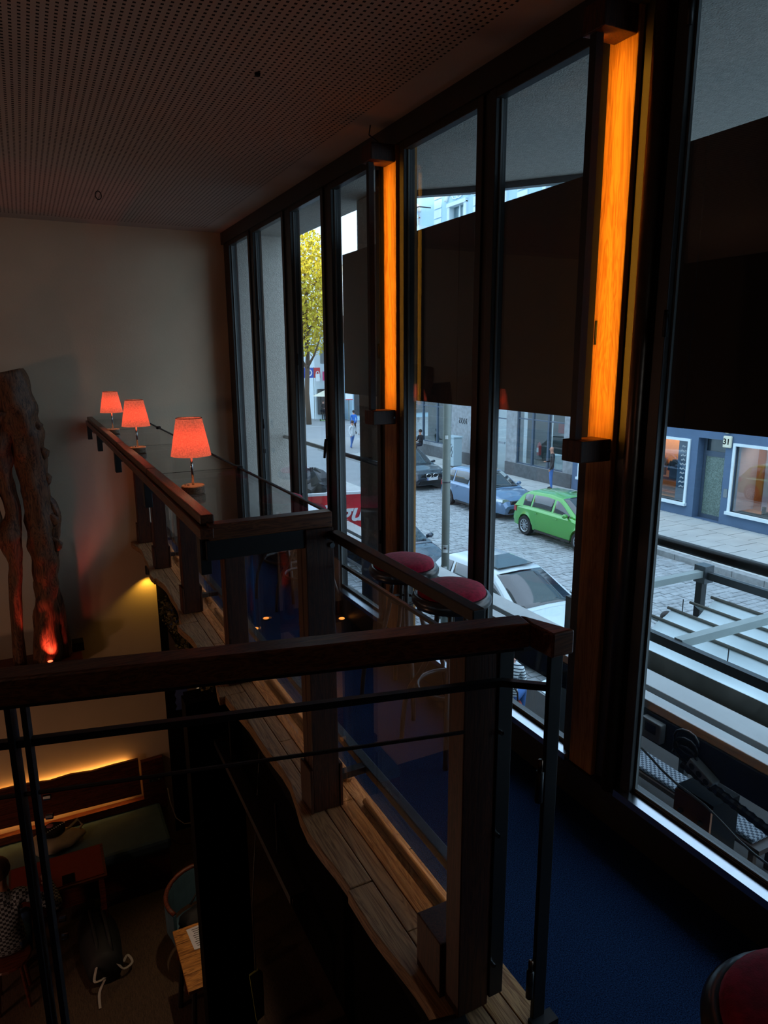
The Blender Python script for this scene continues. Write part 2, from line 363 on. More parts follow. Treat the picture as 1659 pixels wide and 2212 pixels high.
# cable loop at the ceiling over the further post, hook on the ceiling
tag(MB().tube([(1.86, 3.80, 3.17), (1.88, 3.86, 3.14), (1.93, 3.84, 3.10), (1.92, 3.80, 3.085)], 0.004, 6).build('lamp_cable', M['steel'], smooth=True), 'thin black cable from the ceiling to the further post lamp', 'cable')
tag(MB().tube([(0.66 + 0.022 * math.cos(t), 6.15, 3.15 + 0.03 * math.sin(t)) for t in [i * math.pi / 8 for i in range(16)]], 0.004, 6, closed=True).build('ceiling_ring', M['steel'], smooth=True), 'small metal ring hanging from the perforated ceiling', 'ring')
tag(MB().lathe([(0.012, 0), (0.014, 0.012), (0.006, 0.014)], 12, (1.10, 3.42, 3.176)).build('ceiling_plug', M['blackwall']), 'small dark plug in the perforated ceiling', 'plug')
# ------------------------------------------------------------------ the glass bar counter
M['cglass'] = glassy('smoked_counter_glass', (0.74, 0.74, 0.75), base=0.22, rough=0.02)
M['bglass'] = glassy('balustrade_glass', (0.86, 0.88, 0.90), base=0.06, rough=0.0)
ZT = 1.316; Y0 = 2.50; XL, XR = 0.512, 1.02
bar = empty('bar_counter', (0.97, 5.0, 0.0), 'long smoked glass bar counter with oak rails along the gallery edge', 'counter')
pans = [(Y0 + 0.03, 3.78), (3.80, 5.10), (5.12, 6.40), (6.42, Y_F - 0.05)]
for a, b in pans: MB().box(XL + 0.045, XR - 0.012, a, b, ZT - 0.018, ZT).build('glass_top', M['cglass'], bar)
for a, b in pans: MB().box(XL + 0.01, XL + 0.062, a - 0.012, b, ZT - 0.004, ZT + 0.034).build('front_rail', M['oakdarky'], bar, bevel=0.006)
MB().box(XL - 0.004, XL + 0.045, Y0 - 0.035, Y_F - 0.02, ZT - 0.045, ZT - 0.005).build('front_beam', M['oakdarky'], bar, bevel=0.003)
MB().box(XR - 0.012, XR + 0.006, Y0, Y_F - 0.02, ZT - 0.024, ZT + 0.004).build('metal_edge', M['steel'], bar, bevel=0.003)
MB().box(XL + 0.03, XR + 0.006, Y0 - 0.03, Y0 + 0.03, ZT - 0.055, ZT + 0.006).build('end_rail', M['oakdark'], bar, bevel=0.004)
MB().box(XL + 0.02, XR - 0.03, Y0 - 0.01, Y0 + 0.05, ZT - 0.135, ZT - 0.057).build('end_beam', M['steel'], bar, bevel=0.003)
MB().box(XL + 0.06, XR - 0.13, Y_F - 0.03, Y_F - 0.003, ZT - 0.14, ZT - 0.022).build('wall_board', M['plank2'], bar)
for y in (3.79, 5.11, 6.41): MB().box(XR - 0.02, XR + 0.014, y - 0.03, y + 0.03, ZT - 0.03, ZT + 0.012).build('clamp', M['steel'], bar, bevel=0.003)
posts = [2.535, 3.88, 5.22, 6.53, 7.57]
for i, y in enumerate(posts):
    p = MB().box(0.915, 1.035, y - 0.055, y - 0.002, 0.004, ZT - 0.06).box(0.915, 1.035, y + 0.002, y + 0.055, 0.004, ZT - 0.06).build('post', M['oakdarkz'], bar, bevel=0.004)
    for xa in (0.90, 1.036): MB().box(xa, xa + 0.014, y - 0.06, y + 0.06, 0.005, 0.21).build('foot_block', M['oakdarkz'], p, bevel=0.003)
    if i > 0 or True:
        br = MB().box(XL + 0.0, XL + 0.04, y - 0.03, y + 0.03, ZT - 0.19, ZT - 0.046)
        br.box(XL + 0.04, 0.914, y - 0.022, y + 0.022, ZT - 0.115, ZT - 0.055)
        br.build('bracket', M['steel'], bar, bevel=0.002)
for a, b in zip(posts[:-1], posts[1:]):
    MB().box(1.074, 1.084, a - 0.02, b - 0.08, 0.006, 1.10).build('glass_panel', M['bglass'], bar)
for z, y in ((1.22, 2.478), (1.185, 2.478)):
    MB().tube([(1.005 + (1.22 - z) * 0.5, y, z), (1.005 + (1.22 - z) * 0.5, y - 0.012, z)], 0.011, 10).build('bolt', M['steel2'], bar)
# foot rail
M['footled'] = glow('warm_led_strip', (1.0, 0.58, 0.30), 3.4)
fr = empty('foot_rail', (1.2, 4.3, 0.0), 'square steel foot rail low along the bar stools', 'rail')
MB().bar((1.20, 1.62, 0.115), (1.20, 7.6, 0.115), 0.045, 0.04).build('tube', M['steel2'], fr, bevel=0.004)
MB().bar((1.188, 1.66, 0.0925), (1.188, 7.55, 0.0925), 0.003, 0.014, up=(1, 0, -1)).build('led_strip', M['footled'], fr)
MB().bar((1.196, 1.66, 0.0925), (1.196, 7.55, 0.0925), 0.010, 0.004).build('led_channel', M['steel'], fr)
for y in posts[:-1]: MB().box(1.05, 1.18, y - 0.02, y + 0.02, 0.10, 0.13).build('support_arm', M['steel'], fr)

# power sockets on the far wall
so = empty('wall_socket', (1.0, Y_F, ZT + 0.06), 'white double power socket on the wall at the end of the counter', 'socket')
M['white'] = mat('white_plastic', '#d8d4ca', 0.4, var=0.04)
MB().box(0.845, 1.005, Y_F - 0.014, Y_F - 0.001, ZT - 0.135, ZT - 0.055).build('plate', M['white'], so, bevel=0.006)
for x in (0.886, 0.964): MB().tube([(x, Y_F - 0.0145, ZT - 0.095), (x, Y_F - 0.020, ZT - 0.095)], 0.024, 16).build('outlet', M['bead'], so)

# table lamps
def shade_mat():
    m, n, l, p = _base('coral_linen_shade')
    tc = n.new('ShaderNodeTexCoord'); mp = n.new('ShaderNodeMapping'); mp.inputs['Scale'].default_value = (90, 90, 420)
    mp2 = n.new('ShaderNodeMapping'); mp2.inputs['Scale'].default_value = (420, 420, 60)
    n1 = n.new('ShaderNodeTexNoise'); n2 = n.new('ShaderNodeTexNoise'); n1.inputs['Scale'].default_value = 1; n2.inputs['Scale'].default_value = 1
    l.new(tc.outputs['Object'], mp.inputs[0]); l.new(tc.outputs['Object'], mp2.inputs[0]); l.new(mp.outputs[0], n1.inputs['Vector']); l.new(mp2.outputs[0], n2.inputs['Vector'])
    ad = n.new('ShaderNodeMath'); ad.operation = 'MULTIPLY'; l.new(n1.outputs['Fac'], ad.inputs[0]); l.new(n2.outputs['Fac'], ad.inputs[1])
    rp = n.new('ShaderNodeValToRGB'); rp.color_ramp.elements[0].position = 0.1; rp.color_ramp.elements[1].position = 0.42
    rp.color_ramp.elements[0].color = (0.62, 0.15, 0.085, 1); rp.color_ramp.elements[1].color = (0.98, 0.27, 0.145, 1)
    l.new(ad.outputs[0], rp.inputs[0]); l.new(rp.outputs[0], p.inputs['Base Color']); l.new(rp.outputs[0], p.inputs['Emission Color'])
    p.inputs['Emission Strength'].default_value = 0.33; p.inputs['Roughness'].default_value = 0.95; p.inputs['Specular IOR Level'].default_value = 0.1
    tr = n.new('ShaderNodeBsdfTranslucent'); l.new(rp.outputs[0], tr.inputs[0])
    mx = n.new('ShaderNodeMixShader'); mx.inputs[0].default_value = 0.45
    out = n['Material Output']; l.new(p.outputs[0], mx.inputs[1]); l.new(tr.outputs[0], mx.inputs[2]); l.new(mx.outputs[0], out.inputs[0])
    return m
M['shade'] = shade_mat()
M['lampwood'] = wood('lamp_base_wood', '#7a6248', '#a98d6c', axis='x', scale=30, stretch=8)
def lamp():
    t = empty('table_lamp', (0, 0, 0), 'x', 'lamp', 'coral table lamps on the glass counter')
    MB().lathe([(0.046, 0.0), (0.052, 0.004), (0.052, 0.034), (0.049, 0.038)], 32).build('base', M['lampwood'], t)
    MB().tube([(0, 0, 0.038), (0, 0, 0.20)], 0.0055, 10).build('stem', M['chrome'], t, smooth=True)
    MB().lathe([(0.006, 0), (0.006, 0.006)], 10, (-0.024, -0.012, 0.038)).lathe([(0.004, 0), (0.004, 0.005)], 10, (-0.034, 0.002, 0.038)).build('touch_button', M['chrome'], t)
    sh = MB(); R0, R1, z0, z1, th = 0.088, 0.056, 0.172, 0.338, 0.0015
    sh.lathe([(R0, z0), (R1, z1), (R1 - th, z1), (R0 - th, z0), (R0, z0)], 48, cap=False)
    s = sh.build('shade', M['shade'], t, smooth=False)
    for p in s.data.polygons: p.use_smooth = True
    MB().tube([(R1 * math.cos(a), R1 * math.sin(a), z1) for a in [i * math.pi / 20 for i in range(40)]], 0.0018, 6, closed=True).build('shade_trim', M['oakdark'], s)
    MB().ball((0, 0, 0.235), 0.024, 12, 8).build('bulb', M['bulb'], t, smooth=True)
    MB().bar((-0.055, 0, 0.30), (0.055, 0, 0.30), 0.004, 0.004).bar((0, -0.055, 0.30), (0, 0.055, 0.30), 0.004, 0.004).tube([(0, 0, 0.20), (0, 0, 0.30)], 0.004, 6).build('carrier', M['chrome'], t)
    return t
M['bulb'] = glow('lamp_bulb', (1.0, 0.55, 0.30), 26.0)
proto = lamp()
spots = [((0.600, 3.14), 'nearest coral table lamp, the largest of the three on the glass counter'),
         ((0.582, 4.73), 'middle coral table lamp of the three on the glass counter'),
         ((0.576, 6.07), 'coral table lamp furthest back on the counter, close to the wall board')]
for i, ((x, y), lb) in enumerate(spots):
    t = proto if i == 0 else copy_tree(proto)
    t.location = (x + 0.03, y, ZT + 0.002); t['label'] = lb; t.rotation_euler = (0, 0, 0.5 * i)

# bar stools
M['velvet'] = mat('crimson_velvet', '#b30f36', 0.85, col2='#8c0a28', scale=60, bump=0.15, bscale=300, spec=0.2)
M['velvet'].node_tree.nodes['Principled BSDF'].inputs['Sheen Weight'].default_value = 0.1
M['rim'] = mat('dark_satin_rim', '#4c4744', 0.28, metal=0.7, var=0.1, scale=14)
M['legm'] = mat('bentwood_leg', '#3b2f27', 0.35, var=0.2, scale=18, spec=0.5)
def stool():
    t = empty('bar_stool', (0, 0, 0), 'x', 'stool', 'crimson bar stools along the windows')
    R = 0.195; zt = 0.80
    ring = [(0.150, -0.02), (0.178, -0.030), (0.192, -0.012), (0.194, 0.010), (0.184, 0.026), (0.166, 0.030), (0.150, 0.018)]
    MB().lathe([(r, zt - 0.03 + z) for r, z in ring] + [(0.150, zt - 0.05)], 40, cap=False).build('rim', M['rim'], t, smooth=True)
    MB().lathe([(0.150, zt - 0.05), (0.163, zt - 0.01), (0.166, zt + 0.008), (0.158, zt + 0.026), (0.130, zt + 0.038), (0.07, zt + 0.045), (0.001, zt + 0.047)], 40).build('cushion', M['velvet'], t, smooth=True)
    for k in range(4):
        a = math.pi / 4 + k * math.pi / 2; c, s = math.cos(a), math.sin(a)
        prof = [(0.06, 0.755), (0.07, 0.66), (0.085, 0.55), (0.11, 0.45), (0.15, 0.37), (0.20, 0.29), (0.228, 0.20), (0.238, 0.10), (0.245, 0.0)]
        MB().tube([(r * c, r * s, z) for r, z in prof], 0.0125, 8).build('leg', M['legm'], t, smooth=True)
    MB().tube([(0.165 * math.cos(a), 0.165 * math.sin(a), 0.315) for a in [i * math.pi / 16 for i in range(32)]], 0.0115, 8, closed=True).build('foot_ring', M['legm'], t, smooth=True)
    MB().tube([(0.075 * math.cos(a), 0.075 * math.sin(a), 0.60) for a in [i * math.pi / 12 for i in range(24)]], 0.008, 6, closed=True).build('upper_ring', M['legm'], t, smooth=True)
    MB().lathe([(0.10, 0.748), (0.148, 0.75), (0.148, 0.762), (0.10, 0.764)], 24).build('seat_plate', M['legm'], t)
    return t
st = stool()
SP = [((1.735, 2.70), 0.15, 'crimson velvet bar stool nearest the oak post, in front of the white car'),
      ((1.75, 3.21), 0.5, 'second crimson bar stool, just behind the nearest one, beside the grey pole'),
      ((1.755, 4.76), 0.2, 'crimson bar stool half hidden by the near end of the counter'),
      ((1.745, 5.24), 0.7, 'crimson bar stool behind the one at the counter end, by the black bag outside'),
      ((1.72, 6.56), 0.4, 'furthest crimson bar stool, in front of the rendered side wall'),
      ((1.075, 0.50), 0.3, 'crimson bar stool cut off at the lower right corner')]
for i, ((x, y), r, lb) in enumerate(SP):
    t = st if i == 0 else copy_tree(st)
    t.location = (x, y, 0.004 if y < 1.2 else 0.002); t.rotation_euler = (0, 0, r); t['label'] = lb

# near balustrade: oak newel, handrail from the counter, glass
nb = empty('balustrade', (1.0, 1.9, 0.0), 'dark balustrade with sloping-looking handrail and glass between counter and newel post', 'railing')
MB().bar((1.035, Y0 - 0.02, 1.225), (1.035, 1.47, 1.225), 0.042, 0.035).build('handrail', M['steel'], nb, bevel=0.004)
MB().box(1.06, 1.07, 1.52, 2.46, 0.006, 1.09).build('glass_panel', M['bglass'], nb)
MB().bar((1.065, 1.52, 1.097), (1.065, 2.46, 1.097), 0.014, 0.012).build('glass_edge', M['steel2'], nb)
MB().box(0.945, 1.05, 1.40, 1.475, 0.005, 1.175).build('newel_post', M['oakdarkz'], nb, bevel=0.003)
MB().box(1.052, 1.10, 1.395, 1.45, 0.03, 1.17).build('newel_steel', M['steel'], nb, bevel=0.002)
MB().box(0.93, 1.05, 1.48, 1.62, 0.005, 0.20).build('foot_block', M['oakdarkz'], nb, bevel=0.003)
for z in (0.92, 0.60, 0.16):
    MB().tube([(1.101, 1.43, z), (1.113, 1.43, z)], 0.007, 8).build('bolt', M['chrome'], nb)
    MB().tube([(1.06, 1.394, z - 0.01), (1.06, 1.384, z - 0.01)], 0.006, 8).build('bolt', M['chrome'], nb)
# front guard rail
fd = Vector((1.238, -0.285, 0)).normalized(); A = Vector((-0.114, 1.667, 0)) - Vector((0.019, 0.032, 0)); nrm = Vector((fd.y, -fd.x, 0))
def R(s, z, o=0.0): p = A + fd * s + nrm * o; return (p.x, p.y, z)
gr = empty('guard_rail', (0.5, 1.5, 0.0), 'heavy dark oak guard rail with steel bars across the foreground', 'railing')
mh = M['oakdark']
MB().bar(R(-1.6, 1.213), R(1.262, 1.213), 0.07, 0.066).build('handrail', mh, gr, bevel=0.006)
e0 = Vector(R(1.262, 1.213)); e1 = Vector((e0.x + 0.03, e0.y - 0.115, 1.213))
kx = MB(); off = nrm * 0.035
a1 = e0 - off; a2 = e0 + off
kx.prism([(a1.x, a1.y), (a2.x, a2.y), (e1.x - 0.035, e1.y), (e1.x + 0.035, e1.y), ], 1.18, 1.246).build('rail_return', mh, gr, bevel=0.006)
MB().bar(R(-1.6, 1.174), R(1.25, 1.174), 0.045, 0.010).build('flat_bar', M['steel'], gr)
MB().bar(R(-1.6, 1.075), R(1.20, 1.075), 0.018, 0.018).bar(R(1.20, 1.075), (1.145, 1.30, 1.065), 0.018, 0.018).build('mid_rail', M['steel'], gr)
MB().tube([R(-1.6, 0.945), R(1.10, 0.945)], 0.005, 6).build('wire', M['steel'], gr)
for s in (0.03, -0.9):
    b = MB().bar(R(s, 1.17), R(s, -0.25), 0.012, 0.045, up=(nrm.x, nrm.y, 0)).bar(R(s + 0.03, 1.17), R(s + 0.03, -0.25), 0.012, 0.03, up=(nrm.x, nrm.y, 0)).build('baluster', M['steel'], gr)
    for z in (0.93, 0.88, 0.60, 0.55): MB().tube([R(s + 0.045, z), R(s + 0.06, z)], 0.007, 8).build('bolt', M['chrome'], b)
MB().bar(R(-1.6, -0.03), R(1.13, -0.03), 0.06, 0.07).build('base_beam', M['steel'], gr, bevel=0.003)
MB().bar(R(-1.6, 0.01, 0.09), R(1.10, 0.01, 0.09), 0.05, 0.05).build('base_beam', M['steel'], gr, bevel=0.003)
gp = empty('gate_post', (1.15, 1.3, 0.0), 'upright flat black steel gate post standing on the carpet edge', 'post')
MB().box(1.130, 1.172, 1.285, 1.300, 0.012, 1.165).build('flat_upright', M['steel'], gp, bevel=0.002)
MB().box(1.12, 1.20, 1.255, 1.295, 0.0, 0.02).build('foot_plate', M['steel'], gp)
for z in (0.74, 0.10):
    MB().tube([(1.118, 1.292, z), (1.118, 1.292, z + 0.09)], 0.011, 10).build('hinge_pin', M['steel'], gp, smooth=True)
    MB().tube([(1.118, 1.292, z + 0.09), (1.118, 1.292, z + 0.125)], 0.007, 10).build('hinge_tip', M['bronze'], gp, smooth=True)
# floor spots
M['spot'] = glow('amber_floor_light', (1.0, 0.30, 0.05), 1.2)
for (x, y), lb in (((1.93, 4.51), 'small amber floor light by the window foot'), ((1.43, 4.78), 'small amber floor light behind the second counter post'), ((1.30, 4.62), 'orange floor light at the foot rail')):
    t = empty('floor_light', (x, y, 0), lb, 'light', 'small amber floor lights')
    MB().lathe([(0.032, 0.001), (0.032, 0.006), (0.024, 0.008)], 20, (x, y, 0)).build('ring', M['steel'], t)
    MB().lathe([(0.022, 0.008), (0.022, 0.011)], 20, (x, y, 0)).build('lens', M['spot'], t)
# ------------------------------------------------------------------ the loggia outside the windows
Z_S = -3.65
edge_pts = [(2.82, 7.66), (2.82, 6.2), (2.84, 5.6), (2.95, 5.2), (3.28, 4.9), (3.45, 4.66), (3.80, 4.23), (4.1, 3.5), (4.25, 2.5), (4.3, 1.0), (4.3, -3.2)]
struct(MB().prism([(2.0, 7.66)] + edge_pts + [(2.0, -3.2)], 3.206, 3.5).build('soffit', M['render']))
tr = MB()
for (a, b), (c, d) in zip(edge_pts[2:-1], edge_pts[3:]): tr.bar((a - 0.01, b, 3.185), (c - 0.01, d, 3.185), 0.07, 0.05)
struct(tr.build('soffit_trim', M['steel2']))
struct(MB().box(2.0, 2.82, 7.66, 14.0, Z_S, 14.0).build('wall_outer', M['render']))
struct(MB().box(-14.0, 2.0, 7.86, 14.0, Z_S, 14.0).box(-14.0, 2.8, -34.0, 7.86, 3.52, 14.0).box(-14.0, -4.72, -34.0, 7.86, Z_S, 3.5).box(-4.7, 2.8, -34, -3.3, Z_S, 3.5).build('building_mass', M['render']))
tag(MB().box(2.66, 3.0, 5.33, 5.72, Z_S, 3.204).build('concrete_pillar', M['render'], bevel=0.008), 'square rendered concrete pillar standing outside the fourth window', 'pillar')
M['panel'] = mat('dark_sign_panel', '#3a2a24', 0.7, var=0.15, scale=4, spec=0.2)
sg = empty('sign_panel', (2.6, 3.0, 1.59), 'long dark brown sign panel hung outside across the windows', 'sign')
for a, b in ((0.3, 2.14), (2.145, 3.98), (3.985, 5.84)): MB().box(2.575, 2.62, a, b, 1.597, 2.782).build('board', M['panel'], sg)
for y in (0.6, 2.66, 3.78): MB().box(2.621, 2.645, y, y + 0.03, 1.6, 3.2).build('hanger', M['steel'], sg)
rl = empty('outer_rail', (2.6, 6.2, 1.03), 'round steel safety rail outside the four left windows', 'railing')
MB().tube([(2.6, 5.0, 1.03), (2.6, 7.64, 1.03)], 0.02, 10).build('tube', M['steel2'], rl, smooth=True)
MB().box(2.6, 2.66, 5.45, 5.5, 1.01, 1.05).build('fixing', M['steel'], rl)
r2 = empty('outer_rail', (2.6, 1.2, 1.07), 'thick dark safety rail outside the right-hand door', 'railing')
MB().tube([(2.6, 0.3, 1.06), (2.6, 2.55, 1.06)], 0.026, 12).build('tube', M['steel'], r2, smooth=True)
MB().tube([(2.6, 2.5, 1.05), (2.6, 2.5, 0.10)], 0.02, 10).tube([(2.6, 2.5, 0.10), (2.82, 2.5, 0.08)], 0.015, 8).build('upright', M['steel'], r2, smooth=True)
# double metal parapet with dark fascia
M['flash'] = mat('zinc_flashing', '#b9bcbb', 0.55, metal=0.15, var=0.10, scale=5)
M['fascia'] = mat('dark_fascia', '#3c4448', 0.6, metal=0.2, var=0.2, scale=4)
pa = empty('parapet', (2.95, 3.3, 0.0), 'double zinc-capped parapet running outside below the windows', 'parapet')
for ya, yb in ((-2.0, 5.32), (5.73, 7.05)):
    MB().box(2.955, 3.12, ya, yb, 0.03, 0.10).build('outer_cap', M['flash'], pa, bevel=0.004)
    MB().box(2.815, 2.90, ya, yb, 0.05, 0.10).build('inner_cap', M['flash'], pa, bevel=0.004)
    MB().box(2.90, 2.955, ya, yb, -0.08, 0.03).build('gutter', M['blackwall'], pa)
    MB().box(2.80, 2.83, ya, yb, -0.11, 0.049).build('fascia', M['fascia'], pa)
    MB().box(3.09, 3.11, ya, yb, -0.12, 0.029).build('outer_fascia', M['flash'], pa)
# cables, boxes and hose fixed to the fascia
M['greyplastic'] = mat('grey_plastic', '#8e928f', 0.5, var=0.1)
M['hose'] = mat('black_hose', '#1c1d1e', 0.5, var=0.1)
M['rust'] = mat('rusty_brown_steel', '#9a6242', 0.7, var=0.25, scale=10)
js = empty('junction_box', (2.79, 2.33, -0.05), 'grey electrical junction box on the fascia below the right-hand door', 'box')
MB().box(2.755, 2.798, 2.27, 2.40, -0.075, 0.035).build('housing', M['greyplastic'], js, bevel=0.006)
MB().box(2.750, 2.755, 2.30, 2.37, -0.03, 0.02).build('cover', M['fascia'], js)
sk = empty('triple_socket', (2.78, 2.0, -0.1), 'grey triple socket strip hanging tilted among cables', 'socket')
sm = MB().bar((2.765, 2.08, -0.055), (2.765, 1.94, -0.115), 0.05, 0.055, up=(1, 0, 0)).build('housing', M['greyplastic'], sk, bevel=0.006)
for t in (0.2, 0.5, 0.8):
    c = Vector((2.765, 2.08, -0.055)).lerp(Vector((2.765, 1.94, -0.115)), t); MB().tube([(2.740, c.y, c.z), (2.733, c.y, c.z)], 0.016, 12).build('outlet', M['fascia'], sk)
hs = MB(); pts = []
for i in range(60):
    t = i / 59; pts.append((2.76, 2.12 - 1.25 * t, -0.10 - 0.13 * t - 0.02 * math.sin(t * 3)))
tag(hs.tube(pts, [0.020 if i % 2 else 0.025 for i in range(60)], 10).build('corrugated_hose', M['hose']), 'black corrugated hose running along the fascia', 'hose')
tag(MB().tube([(2.765, 2.12 + 0.07 * math.cos(a), -0.07 + 0.05 * math.sin(a) + 0.004 * i) for i, a in enumerate([k * 0.55 for k in range(30)])], 0.008, 6).build('cable_coil', M['hose'], smooth=True), 'coiled black cable beside the triple socket', 'cable')
tag(MB().tube([(2.74, 2.5 - 0.09 * i, -0.12 - 0.02 * i + 0.012 * math.sin(i * 1.3)) for i in range(18)], 0.006, 6).build('loose_cable', M['greyplastic'], smooth=True), 'loose grey cable sagging in front of the hose', 'cable')
rs = empty('cable_reel', (2.8, 3.1, -0.1), 'dark round cable reel with a white plug under the parapet', 'reel')
MB().tube([(2.76, 3.10, -0.06), (2.797, 3.10, -0.06)], 0.055, 20).build('drum', M['hose'], rs, smooth=False)
MB().box(2.735, 2.758, 3.03, 3.09, -0.075, -0.02).build('plug', M['white'], rs, bevel=0.005)
cb = empty('support_column', (2.9, 2.0, Z_S), 'dark boxed support column with a bolted rusty brown plate at its head', 'column')
MB().box(2.86, 3.06, 2.0, 2.22, Z_S, -0.30).build('column', M['blackwall'], cb)
MB().box(2.845, 2.859, 2.0, 2.22, -0.52, -0.32).build('head_plate', M['rust'], cb)
for y in (2.05, 2.17): MB().tube([(2.845, y, -0.42), (2.832, y, -0.42)], 0.014, 6).build('bolt', M['steel2'], cb)
# terrace ground
M['terrace'] = mat('terrace_paving', '#2b2926', 0.9, var=0.2, scale=3)
struct(MB().prism([(2.1, -4), (8.0, -4), (8.0, 7.5), (7.2, 7.8), (7.2, 9.4), (4.3, 9.4), (4.3, 16), (2.1, 16)], Z_S - 0.1, Z_S + 0.03).build('terrace_pavement', M['terrace']))
# pergola with a white sail awning
M['pgrey'] = mat('grey_pergola_metal', '#8c9694', 0.5, metal=0.2, var=0.1, scale=8)
M['pdark'] = mat('dark_pergola_metal', '#33383a', 0.45, metal=0.3, var=0.15, scale=8)
M['sail'] = mat('white_sailcloth', '#cfe0e4', 0.8, var=0.07, scale=2.2, bump=0.35, bscale=5)
M['valance'] = mat('weathered_valance_cloth', '#57574f', 0.9, var=0.25, scale=5)
pg = empty('pergola', (6.3, 2.2, Z_S), 'metal pergola frame over the pavement terrace', 'pergola')
ZP = -0.75
MB().bar((5.20, -3.0, ZP), (5.20, 5.62, ZP), 0.07, 0.09).build('near_beam', M['pdark'], pg)
MB().bar((7.30, -3.0, ZP), (7.30, 5.52, ZP), 0.07, 0.09).build('far_beam', M['pdark'], pg)
for y in (5.57, 4.20, 1.0): MB().bar((5.23, y, ZP + 0.02), (7.27, y, ZP + 0.02), 0.09, 0.08).build('cross_beam', M['pgrey'], pg)
MB().box(7.22, 7.38, 5.50, 5.66, -0.85, -0.63).build('corner_bracket', M['steel2'], pg)
for x, y in ((5.20, 5.62), (7.30, 5.60), (7.30, 1.0), (5.2, 1.0)): MB().box(x - 0.045, x + 0.045, y - 0.045, y + 0.045, Z_S, ZP - 0.045 if y != 5.62 else ZP + 0.045).build('post', M['pdark'], pg)
aw = empty('sail_awning', (6.2, 2.0, -0.95), 'white scalloped sail awning hanging in the pergola frame', 'awning')
NB = 5; xs = [5.32 + (7.18 - 5.32) * i / NB for i in range(NB + 1)]
for k in range(NB):
    g = MB(); nx, ny = 8, 40; rings = []
    for j in range(ny + 1):
        y = -2.8 + (5.30 - 0.16 * (k % 2) + 2.8) * j / ny; ring = []
        for i in range(nx + 1):
            u = i / nx; x = xs[k] + (xs[k + 1] - xs[k]) * u
            ring.append((x, y, -0.98 - 0.10 * math.sin(math.pi * u) + 0.012 * math.sin(j * 1.9 + k * 2 + u * 5) * math.sin(math.pi * u)))
        rings.append(ring)
    i0 = len(g.v); n = nx + 1
    for r in rings: g.v += r
    for j in range(ny):
        for i in range(nx): g.f.append((i0 + j * n + i, i0 + j * n + i + 1, i0 + (j + 1) * n + i + 1, i0 + (j + 1) * n + i))
    o = g.build('cloth_bay', M['sail'], aw, smooth=True)
    s = o.modifiers.new('th', 'SOLIDIFY'); s.thickness = 0.006
for x in xs[1:-1]: MB().tube([(x, -2.8, -0.965), (x, 5.35, -0.965)], 0.018, 8).build('batten', M['valance'], aw, smooth=True)
MB().tube([(xs[-1], -2.8, -0.965), (xs[-1], 5.35, -0.965)], 0.02, 8).build('batten', M['valance'], aw, smooth=True)
g = MB(); n = 50
top = [(5.30, -2.8 + 8.1 * i / n, -0.97) for i in range(n + 1)]; bot = [(5.28 + 0.02 * math.sin(i * 1.7), -2.8 + 8.1 * i / n, -1.33 - 0.03 * math.sin(i * 0.9)) for i in range(n + 1)]
g.v += top + bot; g.f += [(i, i + 1, n + 2 + i, n + 1 + i) for i in range(n)]
o = g.build('valance', M['valance'], aw, smooth=True); o.modifiers.new('th', 'SOLIDIFY').thickness = 0.006
for y in (5.15, 4.0, 2.6):
    for x in (xs[1], xs[3]): MB().tube([(x, y, -0.95), (x, y, -0.80)], 0.006, 6).build('hook', M['steel'], aw)
# red script sign on the parapet end, black bag beyond
M['redsign'] = mat('red_sign_enamel', '#c81426', 0.35, var=0.05, scale=4)
M['signwhite'] = mat('sign_white', '#e8eef2', 0.5, var=0.03)
M['signglow'] = glow('neon_sign_yellow', (1.0, 0.45, 0.06), 3.0)
rz = empty('red_sign', (3.1, 7.35, -0.1), 'red sign board with white script letters seen low through the left windows', 'sign', rz=math.radians(-12))
sb = MB().prism([(-0.62, 0.44), (0.62, 0.47), (0.62, -0.12), (0.17, 0.07), (-0.62, 0.10)], 0.0, 0.03, axis='y').build('board', M['redsign'], rz, world=False)
MB().box(-0.62, 0.62, -0.004, 0.034, 0.445, 0.475).build('board_cap', M['signwhite'], rz, world=False)
text('lettering', 'iogu', M['signwhite'], rz, (0.05, -0.006, 0.225), (math.pi / 2, 0, 0), 0.31, ext=0.008, shear=0.35, off=0.006)
for x in (-0.07, -0.035): MB().bar((x, -0.012, 0.345), (x + 0.012, -0.012, 0.425), 0.012, 0.02).build('neon_stroke', M['signglow'], rz, world=False)
for x in (-0.3, 0.3): MB().box(x - 0.02, x + 0.02, 0.03, 0.06, -0.15, 0.3).build('stay', M['steel'], rz, world=False)
M['bag'] = mat('black_bin_bag', '#2b3238', 0.3, var=0.2, scale=6)
g = MB(); rings = []
for k in range(9):
    t = k / 8; ring = []
    for j in range(20):
        a = 2 * math.pi * j / 20; r = (0.05 + 0.26 * math.sin(math.pi * min(1, t * 1.05)) ** 0.6) * (1 + 0.16 * math.sin(j * 3.1 + k) + 0.1 * math.sin(j * 5.3))
        ring.append((3.42 + r * math.cos(a) * 1.1, 9.0 + r * math.sin(a), 0.04 + 0.36 * t + 0.03 * math.sin(j * 2.2)))
    rings.append(ring)
bg = empty('refuse_bag', (3.42, 9.0, 0.0), 'crumpled black plastic bag lying on the canopy roof', 'bag')
g.loft(rings).build('sack', M['bag'], bg)
MB().prism([(3.62, 0.22), (3.95, 0.16), (3.88, 0.10), (3.92, 0.05), (3.6, 0.08)], 8.95, 9.02, axis='y').build('knot_ear', M['bag'], bg)
struct(MB().box(2.83, 4.3, 7.9, 13.0, -0.12, 0.03).build('canopy_roof', M['flash']))
